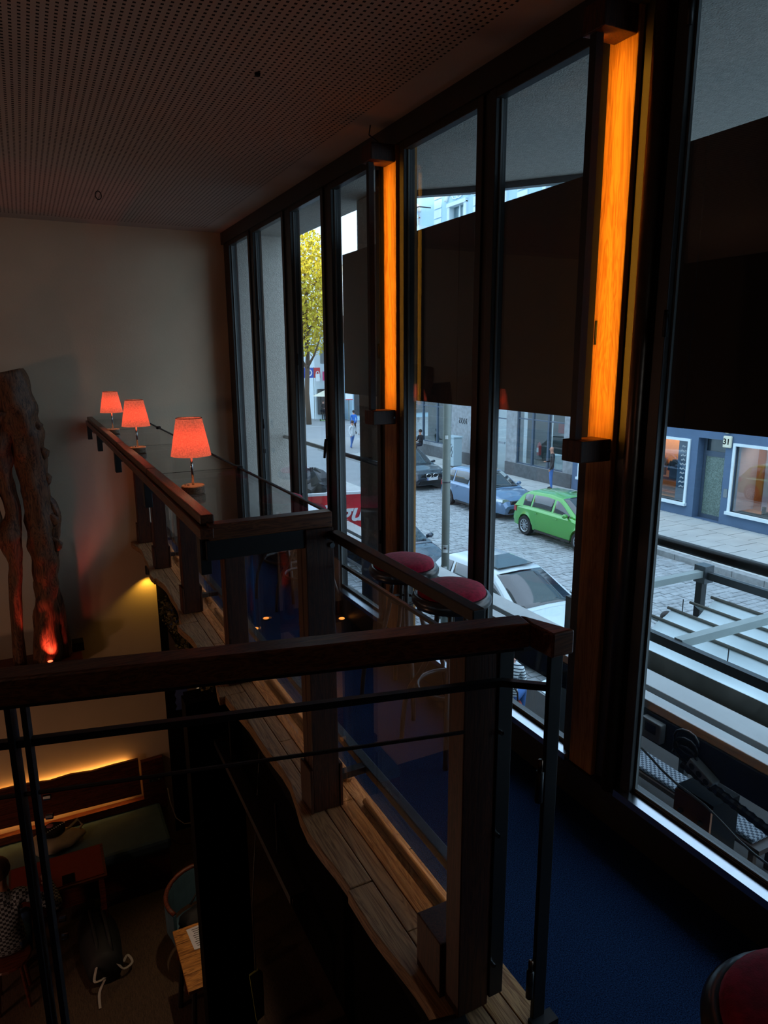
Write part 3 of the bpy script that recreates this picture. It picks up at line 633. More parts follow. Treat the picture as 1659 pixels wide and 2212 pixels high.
# ------------------------------------------------------------------ the street
M['asphalt'] = mat('asphalt', '#8f9598', 0.9, var=0.12, scale=1.2, bump=0.2, bscale=60)
M['cobble'] = mat('cobble_stone', '#a3a9ab', 0.75, var=0.3, scale=3.0, bump=0.3, bscale=40)
M['slab'] = mat('pavement_slab', '#b4b7b4', 0.9, var=0.12, scale=1.5, bump=0.2, bscale=50)
M['kerb'] = mat('granite_kerb', '#9a9d9d', 0.8, var=0.2, scale=9)
M['line'] = mat('road_paint', '#c8ccca', 0.8, var=0.1)
struct(MB().box(-20, 120, -40, 200, Z_S - 0.4, Z_S - 0.06).build('ground', M['asphalt']))
struct(MB().box(4.3, 45, 27.0, 120, Z_S - 0.06, Z_S).build('road_crossing', M['asphalt']))
st_ = struct(MB().box(4.3, 15.7, -6.0, 27.0, Z_S - 0.06, Z_S - 0.03).build('street', M['kerb']))
cob = []
rr = random.Random(3); y = 3.0
while y < 26.8:
    d = rr.uniform(0.15, 0.19); x = 4.35 + rr.uniform(0, 0.15)
    while x < 15.45:
        wd = rr.uniform(0.17, 0.27)
        cob.append((x + wd / 2, y + d / 2, wd - 0.018, d - 0.018, rr.uniform(-0.012, 0.006), rr.uniform(-0.02, 0.02))); x += wd
    y += d
def near(c):
    return min((c[0] - 7.0) ** 2 * 1.2 + (c[1] - 5.9) ** 2, (c[0] - 11.2) ** 2 + (c[1] - 12.0) ** 2 + 1.2)
cob.sort(key=near)
def cobmesh(mb, c, local):
    x, y, w, d, z, r = c; ox, oy = (0, 0) if local else (x, y)
    ca, sa = math.cos(r), math.sin(r); i = len(mb.v); zt = 0.0 if local else Z_S + z; zb = zt - 0.045; q = 0.018
    for (hx, hy, zz) in ((w / 2, d / 2, zb), (w / 2, d / 2, zt - 0.012), (w / 2 - q, d / 2 - q, zt)):
        for sx, sy in ((-1, -1), (1, -1), (1, 1), (-1, 1)): mb.v.append((ox + sx * hx * ca - sy * hy * sa, oy + sx * hx * sa + sy * hy * ca, zz))
    for k in range(2):
        for j in range(4): mb.f.append((i + k * 4 + j, i + k * 4 + (j + 1) % 4, i + k * 4 + 4 + (j + 1) % 4, i + k * 4 + 4 + j))
    mb.f.append((i + 8, i + 9, i + 10, i + 11)); return mb
shared = []
for k in range(8): shared.append(cobmesh(MB(), (0, 0, 0.2, 0.155, 0, rr.uniform(-0.02, 0.02)), True).mesh('cobble', M['cobble']))
for k, c in enumerate(cob[:300]):
    o = bpy.data.objects.new('cobble', shared[k % 8]); COL.objects.link(o); o.parent = st_
    o.location = (c[0], c[1], Z_S + c[4]); o.scale = (c[2] / 0.2, c[3] / 0.155, 1)
rest = MB()
for c in cob[300:]: cobmesh(rest, c, False)
tag(rest.build('cobbles', M['cobble'], st_), kind='stuff')
sw = struct(MB().box(15.95, 20.0, -6.0, 45.0, Z_S - 0.1, Z_S + 0.085).build('sidewalk', M['kerb']))
y = 8.0
while y < 36:
    x = 15.97; k = 0
    while x < 19.9:
        w_ = 0.98
        MB().box(x + 0.008, min(x + w_, 19.99) - 0.008, y + 0.008 + 0.3 * (k % 2), y + 0.66 + 0.3 * (k % 2), Z_S + 0.085, Z_S + 0.12 + rr.uniform(-0.004, 0.004)).build('paving_slab', M['slab'], sw)
        x += w_; k += 1
    y += 0.68
for k in range(40):
    MB().box(15.72, 15.93, 4.0 + k * 0.9 + 0.006, 4.9 + k * 0.9 - 0.006, Z_S - 0.05, Z_S + 0.13).build('kerb_stone', M['kerb'], sw, bevel=0.01)
struct(MB().box(18, 34, 44.0, 44.15, Z_S, Z_S + 0.004).box(18, 34, 39.8, 39.92, Z_S, Z_S + 0.004).box(19, 40, 54, 54.15, Z_S, Z_S + 0.004).build('road_marking', M['line']))
g = MB()
pts = [(8.6 + 0.0 * i, 17 + i * 0.0, 0) for i in range(2)]
cur = [(9.2 + 3.2 * math.sin(t * 1.3), 34.0 - 8.5 * t) for t in [i / 12 for i in range(13)]]
for (a, b), (c, d) in zip(cur[:-1], cur[1:]): g.bar((a, b, Z_S + 0.05), (c, d, Z_S + 0.05), 0.18, 0.12)
struct(g.build('kerb_curve', M['kerb']))

# ------------------------------------------------------------------ house 31 and the granite shop across the street
M['navy'] = mat('slate_blue_render', '#566e8b', 0.8, var=0.10, scale=2, bump=0.15, bscale=50)
M['granite'] = mat('grey_granite', '#979da1', 0.7, var=0.3, scale=5, bump=0.1, bscale=60)
M['granited'] = mat('dark_granite_plinth', '#5b5f62', 0.7, var=0.3, scale=6)
M['bluemetal'] = mat('blue_grey_metal', '#4d5d6e', 0.45, metal=0.2, var=0.08)
M['paleblue'] = mat('pale_blue_stucco', '#b4d4e4', 0.9, var=0.05, scale=1)
M['stucco'] = mat('white_stucco', '#dcebf0', 0.9, var=0.05, scale=2)
M['shopglass'] = glassy('shop_glass', (0.80, 0.86, 0.86), base=0.10)
M['obscure'] = mat('obscured_green_glass', '#7c9088', 0.25, col2='#56675f', scale=26, bump=0.5, bscale=60)
M['warmwall'] = mat('warm_shop_wall', '#c48a62', 0.8, var=0.15, scale=1.5)
M['pinkwall'] = mat('pale_shop_wall', '#cbbccb', 0.8, var=0.05)
M['darkint'] = mat('shop_interior', '#5e6461', 0.8, var=0.3, scale=1.2)
XF = 20.0; ZP_ = Z_S + 0.12
h1 = empty('town_house', (XF, 15.5, ZP_), 'slate blue house front number 31 with shop windows across the street', 'building')
holes = [(9.9, 14.55, -3.05, -0.92), (14.93, 15.98, ZP_, -0.78), (16.36, 19.2, -3.08, -0.95), (20.35, 21.55, -2.95, -0.7)]
wall_grid(MB(), 'x', XF, XF + 0.45, 5.0, 22.0, ZP_ - 0.1, 0.6, holes).build('ground_floor_wall', M['navy'], h1)
MB().box(XF + 0.4, XF + 0.45, 15.0, 15.9, ZP_, -0.8).build('door_backing', M['darkint'], h1)
dr = MB().box(XF + 0.30, XF + 0.36, 14.95, 15.05, ZP_ + 0.0, -0.8).box(XF + 0.30, XF + 0.36, 15.86, 15.97, ZP_, -0.8).box(XF + 0.30, XF + 0.36, 15.05, 15.86, -1.40, -1.22).box(XF + 0.30, XF + 0.36, 15.05, 15.86, ZP_, ZP_ + 0.14).build('door', M['bluemetal'], h1)
MB().box(XF + 0.32, XF + 0.34, 15.05, 15.86, ZP_ + 0.14, -1.40).build('door_pane', M['obscure'], dr)
MB().box(XF + 0.32, XF + 0.34, 15.05, 15.86, -1.22, -0.8).build('transom_pane', M['shopglass'], dr)
MB().tube([(XF + 0.30, 15.10, -2.05), (XF + 0.24, 15.10, -2.05), (XF + 0.24, 15.10, -2.5), (XF + 0.30, 15.10, -2.5)], 0.02, 8).build('handle', M['chrome'], dr)
def shopwin(a, b, z0, z1, par, fm, deep=1.4, wallm=None):
    f = MB(); t = 0.09
    f.box(XF - 0.05, XF + 0.02, a - t, a, z0 - 0.02, z1 + t).box(XF - 0.05, XF + 0.02, b, b + t, z0 - 0.02, z1 + t).box(XF - 0.05, XF + 0.02, a, b, z1, z1 + t)
    w_ = f.build('shop_window', fm, par)
    MB().box(XF - 0.12, XF + 0.05, a - 0.12, b + 0.12, z0 - 0.1, z0).build('sill', M['stucco'], w_)
    MB().box(XF + 0.05, XF + 0.06, a, b, z0, z1).build('pane', M['shopglass'], w_)
    i_ = MB(); i_.box(XF + deep, XF + deep + 0.05, a - 0.1, b + 0.1, z0, z1 + 0.2).box(XF + 0.1, XF + deep, a - 0.05, a, z0, z1 + 0.2).box(XF + 0.1, XF + deep, b, b + 0.05, z0, z1 + 0.2).box(XF + 0.1, XF + deep, a, b, z0 - 0.05, z0).box(XF + 0.1, XF + deep, a, b, z1 + 0.2, z1 + 0.25)
    i_.build('display_box', wallm, w_); return w_
wr = shopwin(9.9, 14.55, -3.05, -0.92, h1, M['stucco'], 1.5, M['warmwall'])
MB().box(XF + 0.12, XF + 1.0, 14.45, 14.53, -3.04, -0.95).build('display_panel', M['pinkwall'], wr)
MB().box(XF + 0.9, XF + 0.98, 13.9, 14.1, -3.04, -0.95).build('display_panel', M['pinkwall'], wr)
wl = shopwin(16.36, 19.2, -3.08, -0.95, h1, M['stucco'], 1.2, M['warmwall'])
wn = shopwin(20.35, 21.55, -2.95, -0.7, h1, M['stucco'], 1.2, M['darkint'])
def lamp_area(name, loc, sx, sy, e, col, rot=(0, 0, 0)):
    d = bpy.data.lights.new(name, 'AREA'); d.shape = 'RECTANGLE'; d.size = sx; d.size_y = sy; d.energy = e; d.color = col
    o = bpy.data.objects.new(name, d); COL.objects.link(o); o.location = loc; o.rotation_euler = rot; return o
lamp_area('shop_ceiling_light', (XF + 0.8, 12.3, -0.80), 0.8, 3.5, 40, (1, 0.72, 0.52))
lamp_area('shop_ceiling_light', (XF + 0.7, 17.7, -0.82), 0.6, 2.2, 38, (1, 0.58, 0.25))
# number plate, bell, notice on the door pier
np_ = empty('house_number', (XF, 14.86, -0.78), 'cream house number plate reading 31 beside the door', 'sign')
M['cream'] = mat('cream_enamel', '#e6e4cc', 0.4, var=0.03)
MB().box(XF - 0.09, XF - 0.001, 14.70, 15.0, -1.0, -0.62).build('plate', M['cream'], np_, bevel=0.03)
text('numerals', '31', M['blackwall'], np_, (-0.095, 0.0, -0.03), (math.pi / 2, 0, -math.pi / 2), 0.26, ext=0.004, off=0.004)
tag(MB().box(XF - 0.02, XF - 0.001, 14.70, 14.84, -2.62, -2.34).build('bell_panel', M['alu']), 'small metal bell panel beside the shop window', 'bell')
tag(MB().ball((XF - 0.06, 14.88, -0.46), 0.11, 12, 8, (0.8, 1, 0.8)).build('wall_lamp', M['cream'], smooth=True), 'round white wall lamp above the house number', 'lamp')
# window lettering as printed white strips on the left shop window
nt_ = empty('window_lettering', (XF + 0.03, 16.5, -2.6), 'column of white writing on the left shop window', 'lettering')
for i in range(10):
    n_ = 9 + (i * 5) % 7; y_a = 16.56 + 0.018 * n_ / 2
    MB().tube([(XF + 0.045, y_a - 0.018 * k, -1.15 - i * 0.155 + (0.04 if k % 2 else -0.03) * (0.7 + 0.5 * math.sin(k * 2.3 + i))) for k in range(n_)], 0.008, 5).build('written_line', M['signwhite'], nt_)
MB().box(XF + 0.061, XF + 0.07, 16.37, 16.80, -3.07, -0.96).build('film_strip', M['navy'], nt_)
# shop goods
M['blue_cloth'] = mat('blue_cloth', '#3f64b0', 0.9, var=0.2, scale=6); M['dk_cloth'] = mat('dark_cloth', '#242634', 0.9, var=0.2, scale=6)
M['boot'] = mat('brown_boot_leather', '#4a3225', 0.5, var=0.2); M['pink_cloth'] = mat('pink_cloth', '#c9798f', 0.9, var=0.15); M['olive'] = mat('olive_cloth', '#6d6233', 0.9, var=0.15)
M['rustcloth'] = mat('rust_cloth', '#8a4a22', 0.9, var=0.3, scale=6)
def garment(x, y, z, h, w_, m, lb):
    e = empty('hanging_garment', (x, y, z), lb, 'garment')
    rings = []
    for k in range(8):
        t = k / 7; ww = w_ * (0.55 + 0.45 * math.sin(min(1, t * 2.2) * 1.57)) ; ring = []
        for j in range(14):
            a = 2 * math.pi * j / 14; ring.append((x + 0.10 * math.sin(a) * (1 + 0.2 * math.sin(j * 3)), y + ww / 2 * math.cos(a), z + h * (1 - t)))
        rings.append(ring)
    MB().loft(rings).build('body', m, e, smooth=True)
    for s in (-1, 1): MB().tube([(x, y + s * w_ * 0.40, z + h * 0.88), (x - 0.02, y + s * w_ * 0.62, z + h * 0.45)], [0.07, 0.05], 8).build('sleeve', m, e, smooth=True)
    MB().tube([(x, y, z + h), (x, y, z + h + 0.08), (x, y + 0.03, z + h + 0.11)], 0.008, 6).build('hook', M['chrome'], e)
garment(XF + 0.6, 12.75, -2.75, 1.05, 0.55, M['blue_cloth'], 'blue shirt hanging low in the right shop window')
garment(XF + 1.05, 12.95, -1.75, 0.75, 0.5, M['dk_cloth'], 'dark jacket hanging high in the right shop window')
garment(XF + 0.35, 17.1, -2.4, 0.7, 0.5, M['dk_cloth'], 'dark patterned top in the left shop window')
garment(XF + 0.35, 17.75, -2.3, 0.7, 0.5, M['rustcloth'], 'rust coloured jumper in the left shop window')
def boot(y, r, lb):
    e = empty('boot', (XF + 0.45, y, -3.05), lb, 'boot', 'pair of brown ankle boots')
    e.rotation_euler = (0, 0, r)
    sec = [(-0.13, 0.07, 0.05), (-0.12, 0.10, 0.06), (0.0, 0.11, 0.09), (0.09, 0.13, 0.12)]
    MB().loft([[(0.05 * math.cos(a), s, 0.02 + hh * (0.5 + 0.5 * math.sin(a))) for a in [i * math.pi / 5 for i in range(10)]] for s, hh, _ in sec]).build('vamp', M['boot'], e, smooth=True, world=False)
    MB().loft([[(0.055 * math.cos(a), 0.06 + 0.06 * math.sin(a), z) for a in [i * math.pi / 5 for i in range(10)]] for z in (0.02, 0.12, 0.2, 0.27)]).build('shaft', M['boot'], e, smooth=True, world=False)
    MB().box(-0.055, 0.055, -0.14, 0.12, 0.0, 0.022).build('sole', M['dk_cloth'], e, world=False)
boot(13.62, 0.6, 'left brown ankle boot of the pair in the right shop window'); boot(13.30, 0.3, 'right brown ankle boot of the pair in the right shop window')
tag(MB().prism([(14.0, -2.35), (13.2, -1.95), (12.8, -1.95), (12.8, -2.15), (13.3, -2.45)], XF + 1.0, XF + 1.02, axis='x').build('display_banner', M['olive']), 'olive cloth draped across the right shop window', 'cloth')
tag(MB().ball((XF + 0.5, 16.95, -2.98), 0.12, 12, 6, (1.2, 1.5, 0.7)).build('folded_scarf', M['pink_cloth'], smooth=True), 'pink scarf lying in the left shop window', 'scarf')
for i in range(3): tag(MB().box(XF + 0.6, XF + 1.0, 16.9, 18.6, -3.08 + i * 0.0 + 0.35 * i + 0.2, -3.05 + 0.35 * i + 0.2).build('shop_shelf', M['rustcloth']), ('lowest', 'middle', 'top')[i] + ' wooden shelf in the left shop window', 'shelf')
# granite shop
h2 = empty('granite_shop', (XF, 30.0, ZP_), 'grey granite shop front with large dark framed glazing across the street', 'building')
holes2 = [(22.6, 25.8, -2.92, -0.1), (26.6, 27.75, ZP_, -0.1), (31.4, 37.6, -2.75, -0.1)]
wall_grid(MB(), 'x', XF, XF + 0.4, 22.0, 41.0, ZP_ - 0.1, 0.6, holes2).build('wall', M['granite'], h2)
for a, b in ((22.02, 26.58), (27.78, 40.9)): MB().box(XF - 0.05, XF - 0.001, a, b, ZP_, -2.93).build('plinth', M['granited'], h2)
def glazing(a, b, z0, z1, cols, zt, par):
    f = MB(); t = 0.05
    f.box(XF + 0.05, XF + 0.15, a, b, z0, z0 + t).box(XF + 0.05, XF + 0.15, a, b, zt - t / 2, zt + t / 2).box(XF + 0.05, XF + 0.15, a, b, z1 - t, z1)
    for i in range(cols + 1):
        c = a + (b - a) * i / cols; f.box(XF + 0.04, XF + 0.16, max(a, c - t), min(b, c + t), z0, z1)
    w_ = f.build('glazing_frame', M['bluemetal'], par)
    for i in range(cols):
        c0 = a + (b - a) * i / cols + t; c1 = a + (b - a) * (i + 1) / cols - t
        MB().box(XF + 0.09, XF + 0.10, c0, c1, z0 + t, zt - t / 2).build('pane', M['shopglass'], w_); MB().box(XF + 0.09, XF + 0.10, c0, c1, zt + t / 2, z1 - t).build('pane', M['shopglass'], w_)
    MB().box(XF + 2.4, XF + 2.5, a - 0.3, b + 0.3, z0 - 0.3, z1 + 0.3).box(XF + 0.4, XF + 2.4, a - 0.3, b + 0.3, z0 - 0.3, z0 - 0.2).build('interior', M['darkint'], w_)
glazing(22.6, 25.8, -2.92, -0.1, 3, -0.85, h2); glazing(26.6, 27.75, ZP_ + 0.02, -0.1, 1, -0.95, h2); glazing(31.4, 37.6, -2.75, -0.1, 4, -0.75, h2)
MB().box(XF + 0.03, XF + 0.05, 26.75, 27.6, -2.15, -2.05).build('door_bar', M['alu'], h2)
M['redmetal'] = mat('red_metal', '#b01c22', 0.35, var=0.05)
fx = empty('fire_extinguisher', (XF + 0.6, 24.9, -2.35), 'red fire extinguisher behind the granite shop window', 'extinguisher')
MB().lathe([(0.09, 0), (0.10, 0.03), (0.10, 0.45), (0.05, 0.55), (0.03, 0.6)], 16, (XF + 0.6, 24.9, -2.5)).build('cylinder', M['redmetal'], fx, smooth=True)
MB().box(XF + 0.499, XF + 0.51, 24.84, 24.96, -2.35, -2.15).build('label_plate', M['signwhite'], fx)
MB().tube([(XF + 0.6, 24.9, -1.9), (XF + 0.6, 25.06, -1.92), (XF + 0.58, 25.1, -2.2), (XF + 0.58, 25.05, -2.4)], 0.018, 8).build('hose', M['hose'], fx, smooth=True)
tag(MB().box(XF + 0.5, XF + 0.9, 23.6, 24.1, -3.0, -2.35).build('display_plinth', M['stucco'], bevel=0.01), 'pale square plinth behind the granite shop window', 'plinth')
for y_, z_, m_, lb in ((23.3, -1.35, 'redmetal', 'red poster high behind the granite shop window'), (22.9, -1.5, 'rust', 'dark red hanging banner in the granite shop window')):
    tag(MB().box(XF + 0.5, XF + 0.52, y_ - 0.25, y_ + 0.25, z_, z_ + 0.45).build('shop_poster', M[m_]), lb, 'poster')
# upper storeys of both houses
up = empty('upper_storeys', (XF, 22.0, 0.6), 'pale blue stucco upper storeys with white window surrounds', 'building')
UW = [(23.0 + 0.0, 24.4), (27.2, 28.6), (30.4, 31.8), (35.0, 36.6)] + [(19.0, 20.4), (15.0, 16.4), (11.0, 12.4)]
holesU = [(a, b, z, z + 2.3) for a, b in UW for z in (2.2, 7.0)]
wall_grid(MB(), 'x', XF, XF + 0.4, 5.0, 41.0, 0.6, 13.0, holesU).build('wall', M['paleblue'], up)
MB().box(XF - 0.3, XF - 0.001, 5.0, 41.0, 0.6, 0.9).build('cornice', M['stucco'], up)
for a, b in UW:
    for z in (2.2, 7.0):
        f = MB(); t = 0.16
        f.box(XF - 0.10, XF + 0.2, a - t, a + 0.06, z, z + 2.3).box(XF - 0.10, XF + 0.2, b - 0.06, b + t, z, z + 2.3).box(XF - 0.14, XF + 0.2, a - t, b + t, z + 2.24, z + 2.42).box(XF - 0.16, XF + 0.2, a - t - 0.06, b + t + 0.06, z - 0.14, z)
        f.box(XF + 0.1, XF + 0.16, (a + b) / 2 - 0.04, (a + b) / 2 + 0.04, z, z + 2.24).box(XF + 0.1, XF + 0.16, a, b, z + 1.5, z + 1.58)
        w_ = f.build('window', M['stucco'], up); MB().box(XF + 0.17, XF + 0.18, a, b, z, z + 2.3).build('pane', M['shopglass'], w_)
        MB().box(XF + 0.35, XF + 0.38, a, b, z, z + 2.3).build('curtain', M['stucco'], w_)
    MB().tube([(XF - 0.08, (a + b) / 2 + 1.0 * math.cos(t), 9.55 + 0.55 * math.sin(t)) for t in [i * math.pi / 14 for i in range(15)]], 0.10, 8).build('pediment', M['stucco'], up, smooth=True)
    for s in (-1, 1): MB().tube([(XF - 0.05, (a + b) / 2 + s * (0.1 + 0.045 * k * math.cos(k * 0.7)), 9.75 + 0.03 * k * math.sin(k * 0.7)) for k in range(10)], 0.035, 6).build('scroll', M['stucco'], up, smooth=True)
for y0 in (25.6, 29.0, 32.6):
    for k in range(12): MB().box(XF - 0.05, XF - 0.002, y0, y0 + 0.7, 4.8 + k * 0.46, 5.2 + k * 0.46).build('quoin', M['stucco'], up)
M['iron'] = mat('wrought_iron', '#2c3236', 0.5, metal=0.3)
bl = empty('iron_balcony', (XF, 34.8, 8.3), 'stone balcony with wrought iron railing on the pale house', 'balcony')
MB().box(XF - 0.9, XF - 0.17, 33.4, 37.6, 8.35, 8.6).build('slab', M['stucco'], bl)
MB().tube([(XF - 0.9, 33.4 + 0.0, 9.5), (XF - 0.9, 37.6, 9.5)], 0.03, 6).tube([(XF - 0.9, 33.4, 9.5), (XF - 0.2, 33.4, 9.5)], 0.03, 6).build('top_rail', M['iron'], bl)
for k in range(22): MB().tube([(XF - 0.9, 33.4 + k * 0.2, 8.6), (XF - 0.9, 33.4 + k * 0.2 + 0.05 * (k % 2), 9.05), (XF - 0.9, 33.4 + k * 0.2, 9.5)], 0.016, 5).build('baluster', M['iron'], bl)
for y0 in (33.7, 36.9): MB().prism([(XF - 0.8, 8.34), (XF - 0.17, 8.34), (XF - 0.17, 7.45), (XF - 0.4, 7.7), (XF - 0.6, 8.1)], y0, y0 + 0.3, axis='y').build('console', M['stucco'], bl)
# ------------------------------------------------------------------ cars
M['tyre'] = mat('tyre_rubber', '#1b1c1d', 0.8, var=0.1); M['alloy'] = mat('alloy_wheel', '#a9afb3', 0.3, metal=0.8, var=0.05)
M['carglass'] = mat('dark_car_glass', '#1c2529', 0.04, var=0.1, scale=1, spec=0.9); M['trim'] = mat('black_car_trim', '#141516', 0.45, var=0.1)
M['carglass'].node_tree.nodes['Principled BSDF'].inputs['IOR'].default_value = 1.6
M['headlamp'] = mat('clear_headlamp', '#cfd6da', 0.08, metal=0.5, var=0.3, scale=18); M['taillamp'] = mat('red_tail_lamp', '#a0141c', 0.15, var=0.1)
M['plate'] = mat('licence_plate', '#dfe3e6', 0.5, var=0.02); M['euroblue'] = mat('plate_blue', '#1c3fa0', 0.5, var=0.02)
def paint(name, col, metal=0.25): return mat(name, col, 0.22, metal=metal, var=0.04, scale=2, spec=0.6, coat=0.8)
def interp(pts, u):
    for (a, b), (c, d) in zip(pts[:-1], pts[1:]):
        if a <= u <= c:
            t = (u - a) / (c - a); t = t * t * (3 - 2 * t) * 0.35 + t * 0.65; return b + (d - b) * t
    return pts[0][1] if u < pts[0][0] else pts[-1][1]
def car(label, cx, cy, L, W, H, wb, pm, kind='hatch', Rw=0.31, z0=Z_S, plate=True, spokes=10, slope=0.0):
    e = empty('car', (cx, cy, z0), label, 'car', 'cars parked along the street')
    hw = W / 2
    if kind == 'hatch':
        belt = [(-.5, .62), (-.49, .80), (-.46, .90), (-.2, .93), (.18, .93), (.30, .88), (.42, .76), (.47, .66), (.5, .52)]
        top = [(-.475, .93), (-.40, H - .13), (-.34, H - .04), (-.12, H), (.0, H - .03), (.245, .93)]
    else:
        belt = [(-.5, .60), (-.49, .84), (-.46, .96), (-.2, .95), (.16, .94), (.28, .92), (.42, .82), (.475, .70), (.5, .50)]
        top = [(-.44, .97), (-.33, H - .10), (-.26, H - .03), (-.08, H), (.02, H - .04), (.235, .94)]
    lo = .22; R = Rw + .05
    def wid(u): t = abs(2 * u); return hw * (1 - .13 * t ** 5 - .04 * t ** 2)
    def Wd(p): return (cx + p[0], cy - p[1], z0 + p[2])
    us = sorted(set([-.5 + i / 80 for i in range(81)]))
    rings = []
    for f in us:
        u = f * L; w = wid(f); zb = interp(belt, f); ar = 0
        for uw in (wb / 2 - .02 * L, -wb / 2 - .02 * L):
            if abs(u - uw) < R: ar = max(ar, Rw + math.sqrt(R * R - (u - uw) ** 2))
        endz = lo + (.12 if abs(f) > .49 else 0)
        half = [(0.0, endz), (.70 * w, endz), (.72 * w, max(endz, ar * .98)), (.97 * w, max(endz + .03, ar)), (w, max(.42, ar + .01)), (w * .995, max(.62, ar + .02) if zb > .66 else min(zb - .04, .62)), (.975 * w, zb - .07), (.91 * w, zb - .012), (.80 * w, zb + .008), (0.0, zb + .028)]
        half = [(a, min(b, zb + .03)) for a, b in half]
        ring = [Wd((-a, u, b)) for a, b in half] + [Wd((a, u, b)) for a, b in reversed(half[1:-1])]
        rings.append(ring)
    body = MB().loft(rings).build('body', pm, e, smooth=True)
    body.data.set_sharp_from_angle(angle=math.radians(35)) if hasattr(body.data, 'set_sharp_from_angle') else None
    wbelt, wroof = .885 * hw, .66 * hw
    f0, f1 = top[0][0], top[-1][0]
    def wt(z, zb): t = max(0, min(1, (z - zb) / (H - zb))); return wbelt + (wroof - wbelt) * t
    rings = []
    for i in range(49):
        f = f0 + (f1 - f0) * i / 48; zb = interp(belt, f) - .03; zt = max(interp(top, f), zb + .02); w = wt(zt - .02, zb)
        rings.append([Wd(p) for p in ((-wbelt, f * L, zb), (-w, f * L, zt - .045 if zt - zb > .1 else zt - .01), (-w * .90, f * L, zt - .008), (0, f * L, zt + .012), (w * .90, f * L, zt - .008), (w, f * L, zt - .045 if zt - zb > .1 else zt - .01), (wbelt, f * L, zb))])
    cab = MB().loft(rings).build('cabin', pm, e, smooth=True)
    if hasattr(cab.data, 'set_sharp_from_angle'): cab.data.set_sharp_from_angle(angle=math.radians(40))
    # glazing
    fr = [q for q in top]
    def side(fa, fb, s, nm):
        g = MB(); lo_, hi_ = [], []
        for i in range(13):
            f = fa + (fb - fa) * i / 12; zb = interp(belt, f) - .03; zt = max(interp(top, f), zb + .02) - .045
            za, zc = zb + .055, zt - .055
            if zc < za + .01: zc = za + .01
            w = wt(interp(top, f) - .02, zb)
            def px(z): t = (z - zb) / max(.02, zt - zb); return s * (wbelt + (w - wbelt) * t + .008)
            lo_.append(Wd((px(za), f * L, za))); hi_.append(Wd((px(zc), f * L, zc)))
        g.v += lo_ + hi_; n = 13; g.f += [(i, i + 1, n + i + 1, n + i) for i in range(n - 1)]
        o = g.build(nm, M['carglass'], e, smooth=True); o.modifiers.new('th', 'SOLIDIFY').thickness = 0.004
    fm = -.03
    for s in (-1, 1):
        side(fm + .012, .165, s, 'side_window'); side(-.265, fm - .012, s, 'side_window'); side(-.375, -.285, s, 'quarter_window')
    def screen(fa, fb, nm, m_=None):
        g = MB(); n = 11
        for i in range(n):
            f = fa + (fb - fa) * i / (n - 1); zt = interp(top, f); zb = interp(belt, f) - .03; w = wt(zt - .02, zb) * .86
            for t in (-1, -.5, 0, .5, 1): g.v.append(Wd((w * t, f * L, zt + .012 * (1 - abs(t)) - .003 * abs(t) + .008)))
        for i in range(n - 1):
            for j in range(4): g.f.append((i * 5 + j, i * 5 + j + 1, (i + 1) * 5 + j + 1, (i + 1) * 5 + j))
        o = g.build(nm, m_ or M['carglass'], e, smooth=True); o.modifiers.new('th', 'SOLIDIFY').thickness = 0.004
    screen(.025, .225, 'windscreen'); screen(-.455, -.375, 'rear_window')
    # wheels
    for uw in (wb / 2 - .02 * L, -wb / 2 - .02 * L):
        for s in (-1, 1):
            c = Wd((s * (hw - .115), uw, Rw)); n = 28
            prof = [(Rw * .60, -.09), (Rw * .96, -.095), (Rw, -.06), (Rw, .06), (Rw * .96, .095), (Rw * .60, .09)]
            g = MB().lathe(prof, n); g.v = [(c[0] + z, c[1] + x, c[2] + y_) for x, y_, z in g.v]; w_ = g.build('wheel', M['tyre'], e, smooth=False)
            g = MB().lathe([(Rw * .12, .07), (Rw * .13, .10), (.01, .105)], 12, cap=False).lathe([(Rw * .58, .09), (Rw * .66, .10), (Rw * .66, .086), (Rw * .55, .05)], n, cap=False)
            g.v = [(c[0] + s * z, c[1] + x, c[2] + y_) for x, y_, z in g.v]
            for k in range(spokes):
                a = 2 * math.pi * k / spokes; g.bar((c[0] + s * .085, c[1] + Rw * .08 * math.cos(a), c[2] + Rw * .08 * math.sin(a)), (c[0] + s * .085, c[1] + Rw * .6 * math.cos(a), c[2] + Rw * .6 * math.sin(a)), .032, .02, up=(1, 0, 0))
            g.build('rim', M['alloy'], w_)
    # details
    for s in (-1, 1):
        m_ = MB().loft([[Wd((s * (hw * .93 + dx), .155 * L + .06 * math.cos(a) * k_, .995 + .07 * k_ * math.sin(a))) for a in [i * math.pi / 6 for i in range(12)]] for dx, k_ in ((.0, .35), (.06, .9), (.15, 1.0), (.20, .55))]).build('mirror', pm, e, smooth=True)
        MB().bar(Wd((s * hw * .9, .155 * L, .93)), Wd((s * hw * .98, .155 * L, .97)), .04, .05).build('mirror_stalk', M['trim'], m_)
        f = .455; hl = MB().loft([[Wd((s * (wid(ff) * xx), ff * L, zz)) for xx, zz in ((.58, .60), (.60, .70), (.80, .755), (.985, .75), (1.0, .66), (.85, .60))] for ff in (.40, .452, .468)]).build('headlamp', M['headlamp'], e, smooth=False)
        MB().loft([[Wd((s * (wid(ff) * xx), ff * L, zz)) for xx, zz in ((.70, .66), (.72, .86), (1.0, .86), (1.01, .68))] for ff in (-.495, -.455)]).build('tail_lamp', M['taillamp'], e)
        for ff in (.02, -.21): MB().bar(Wd((s * (wid(ff) + .012), (ff - .0) * L, .80)), Wd((s * (wid(ff) + .012), (ff + .035) * L, .805)), .02, .022).build('door_handle', pm, e, bevel=.004)
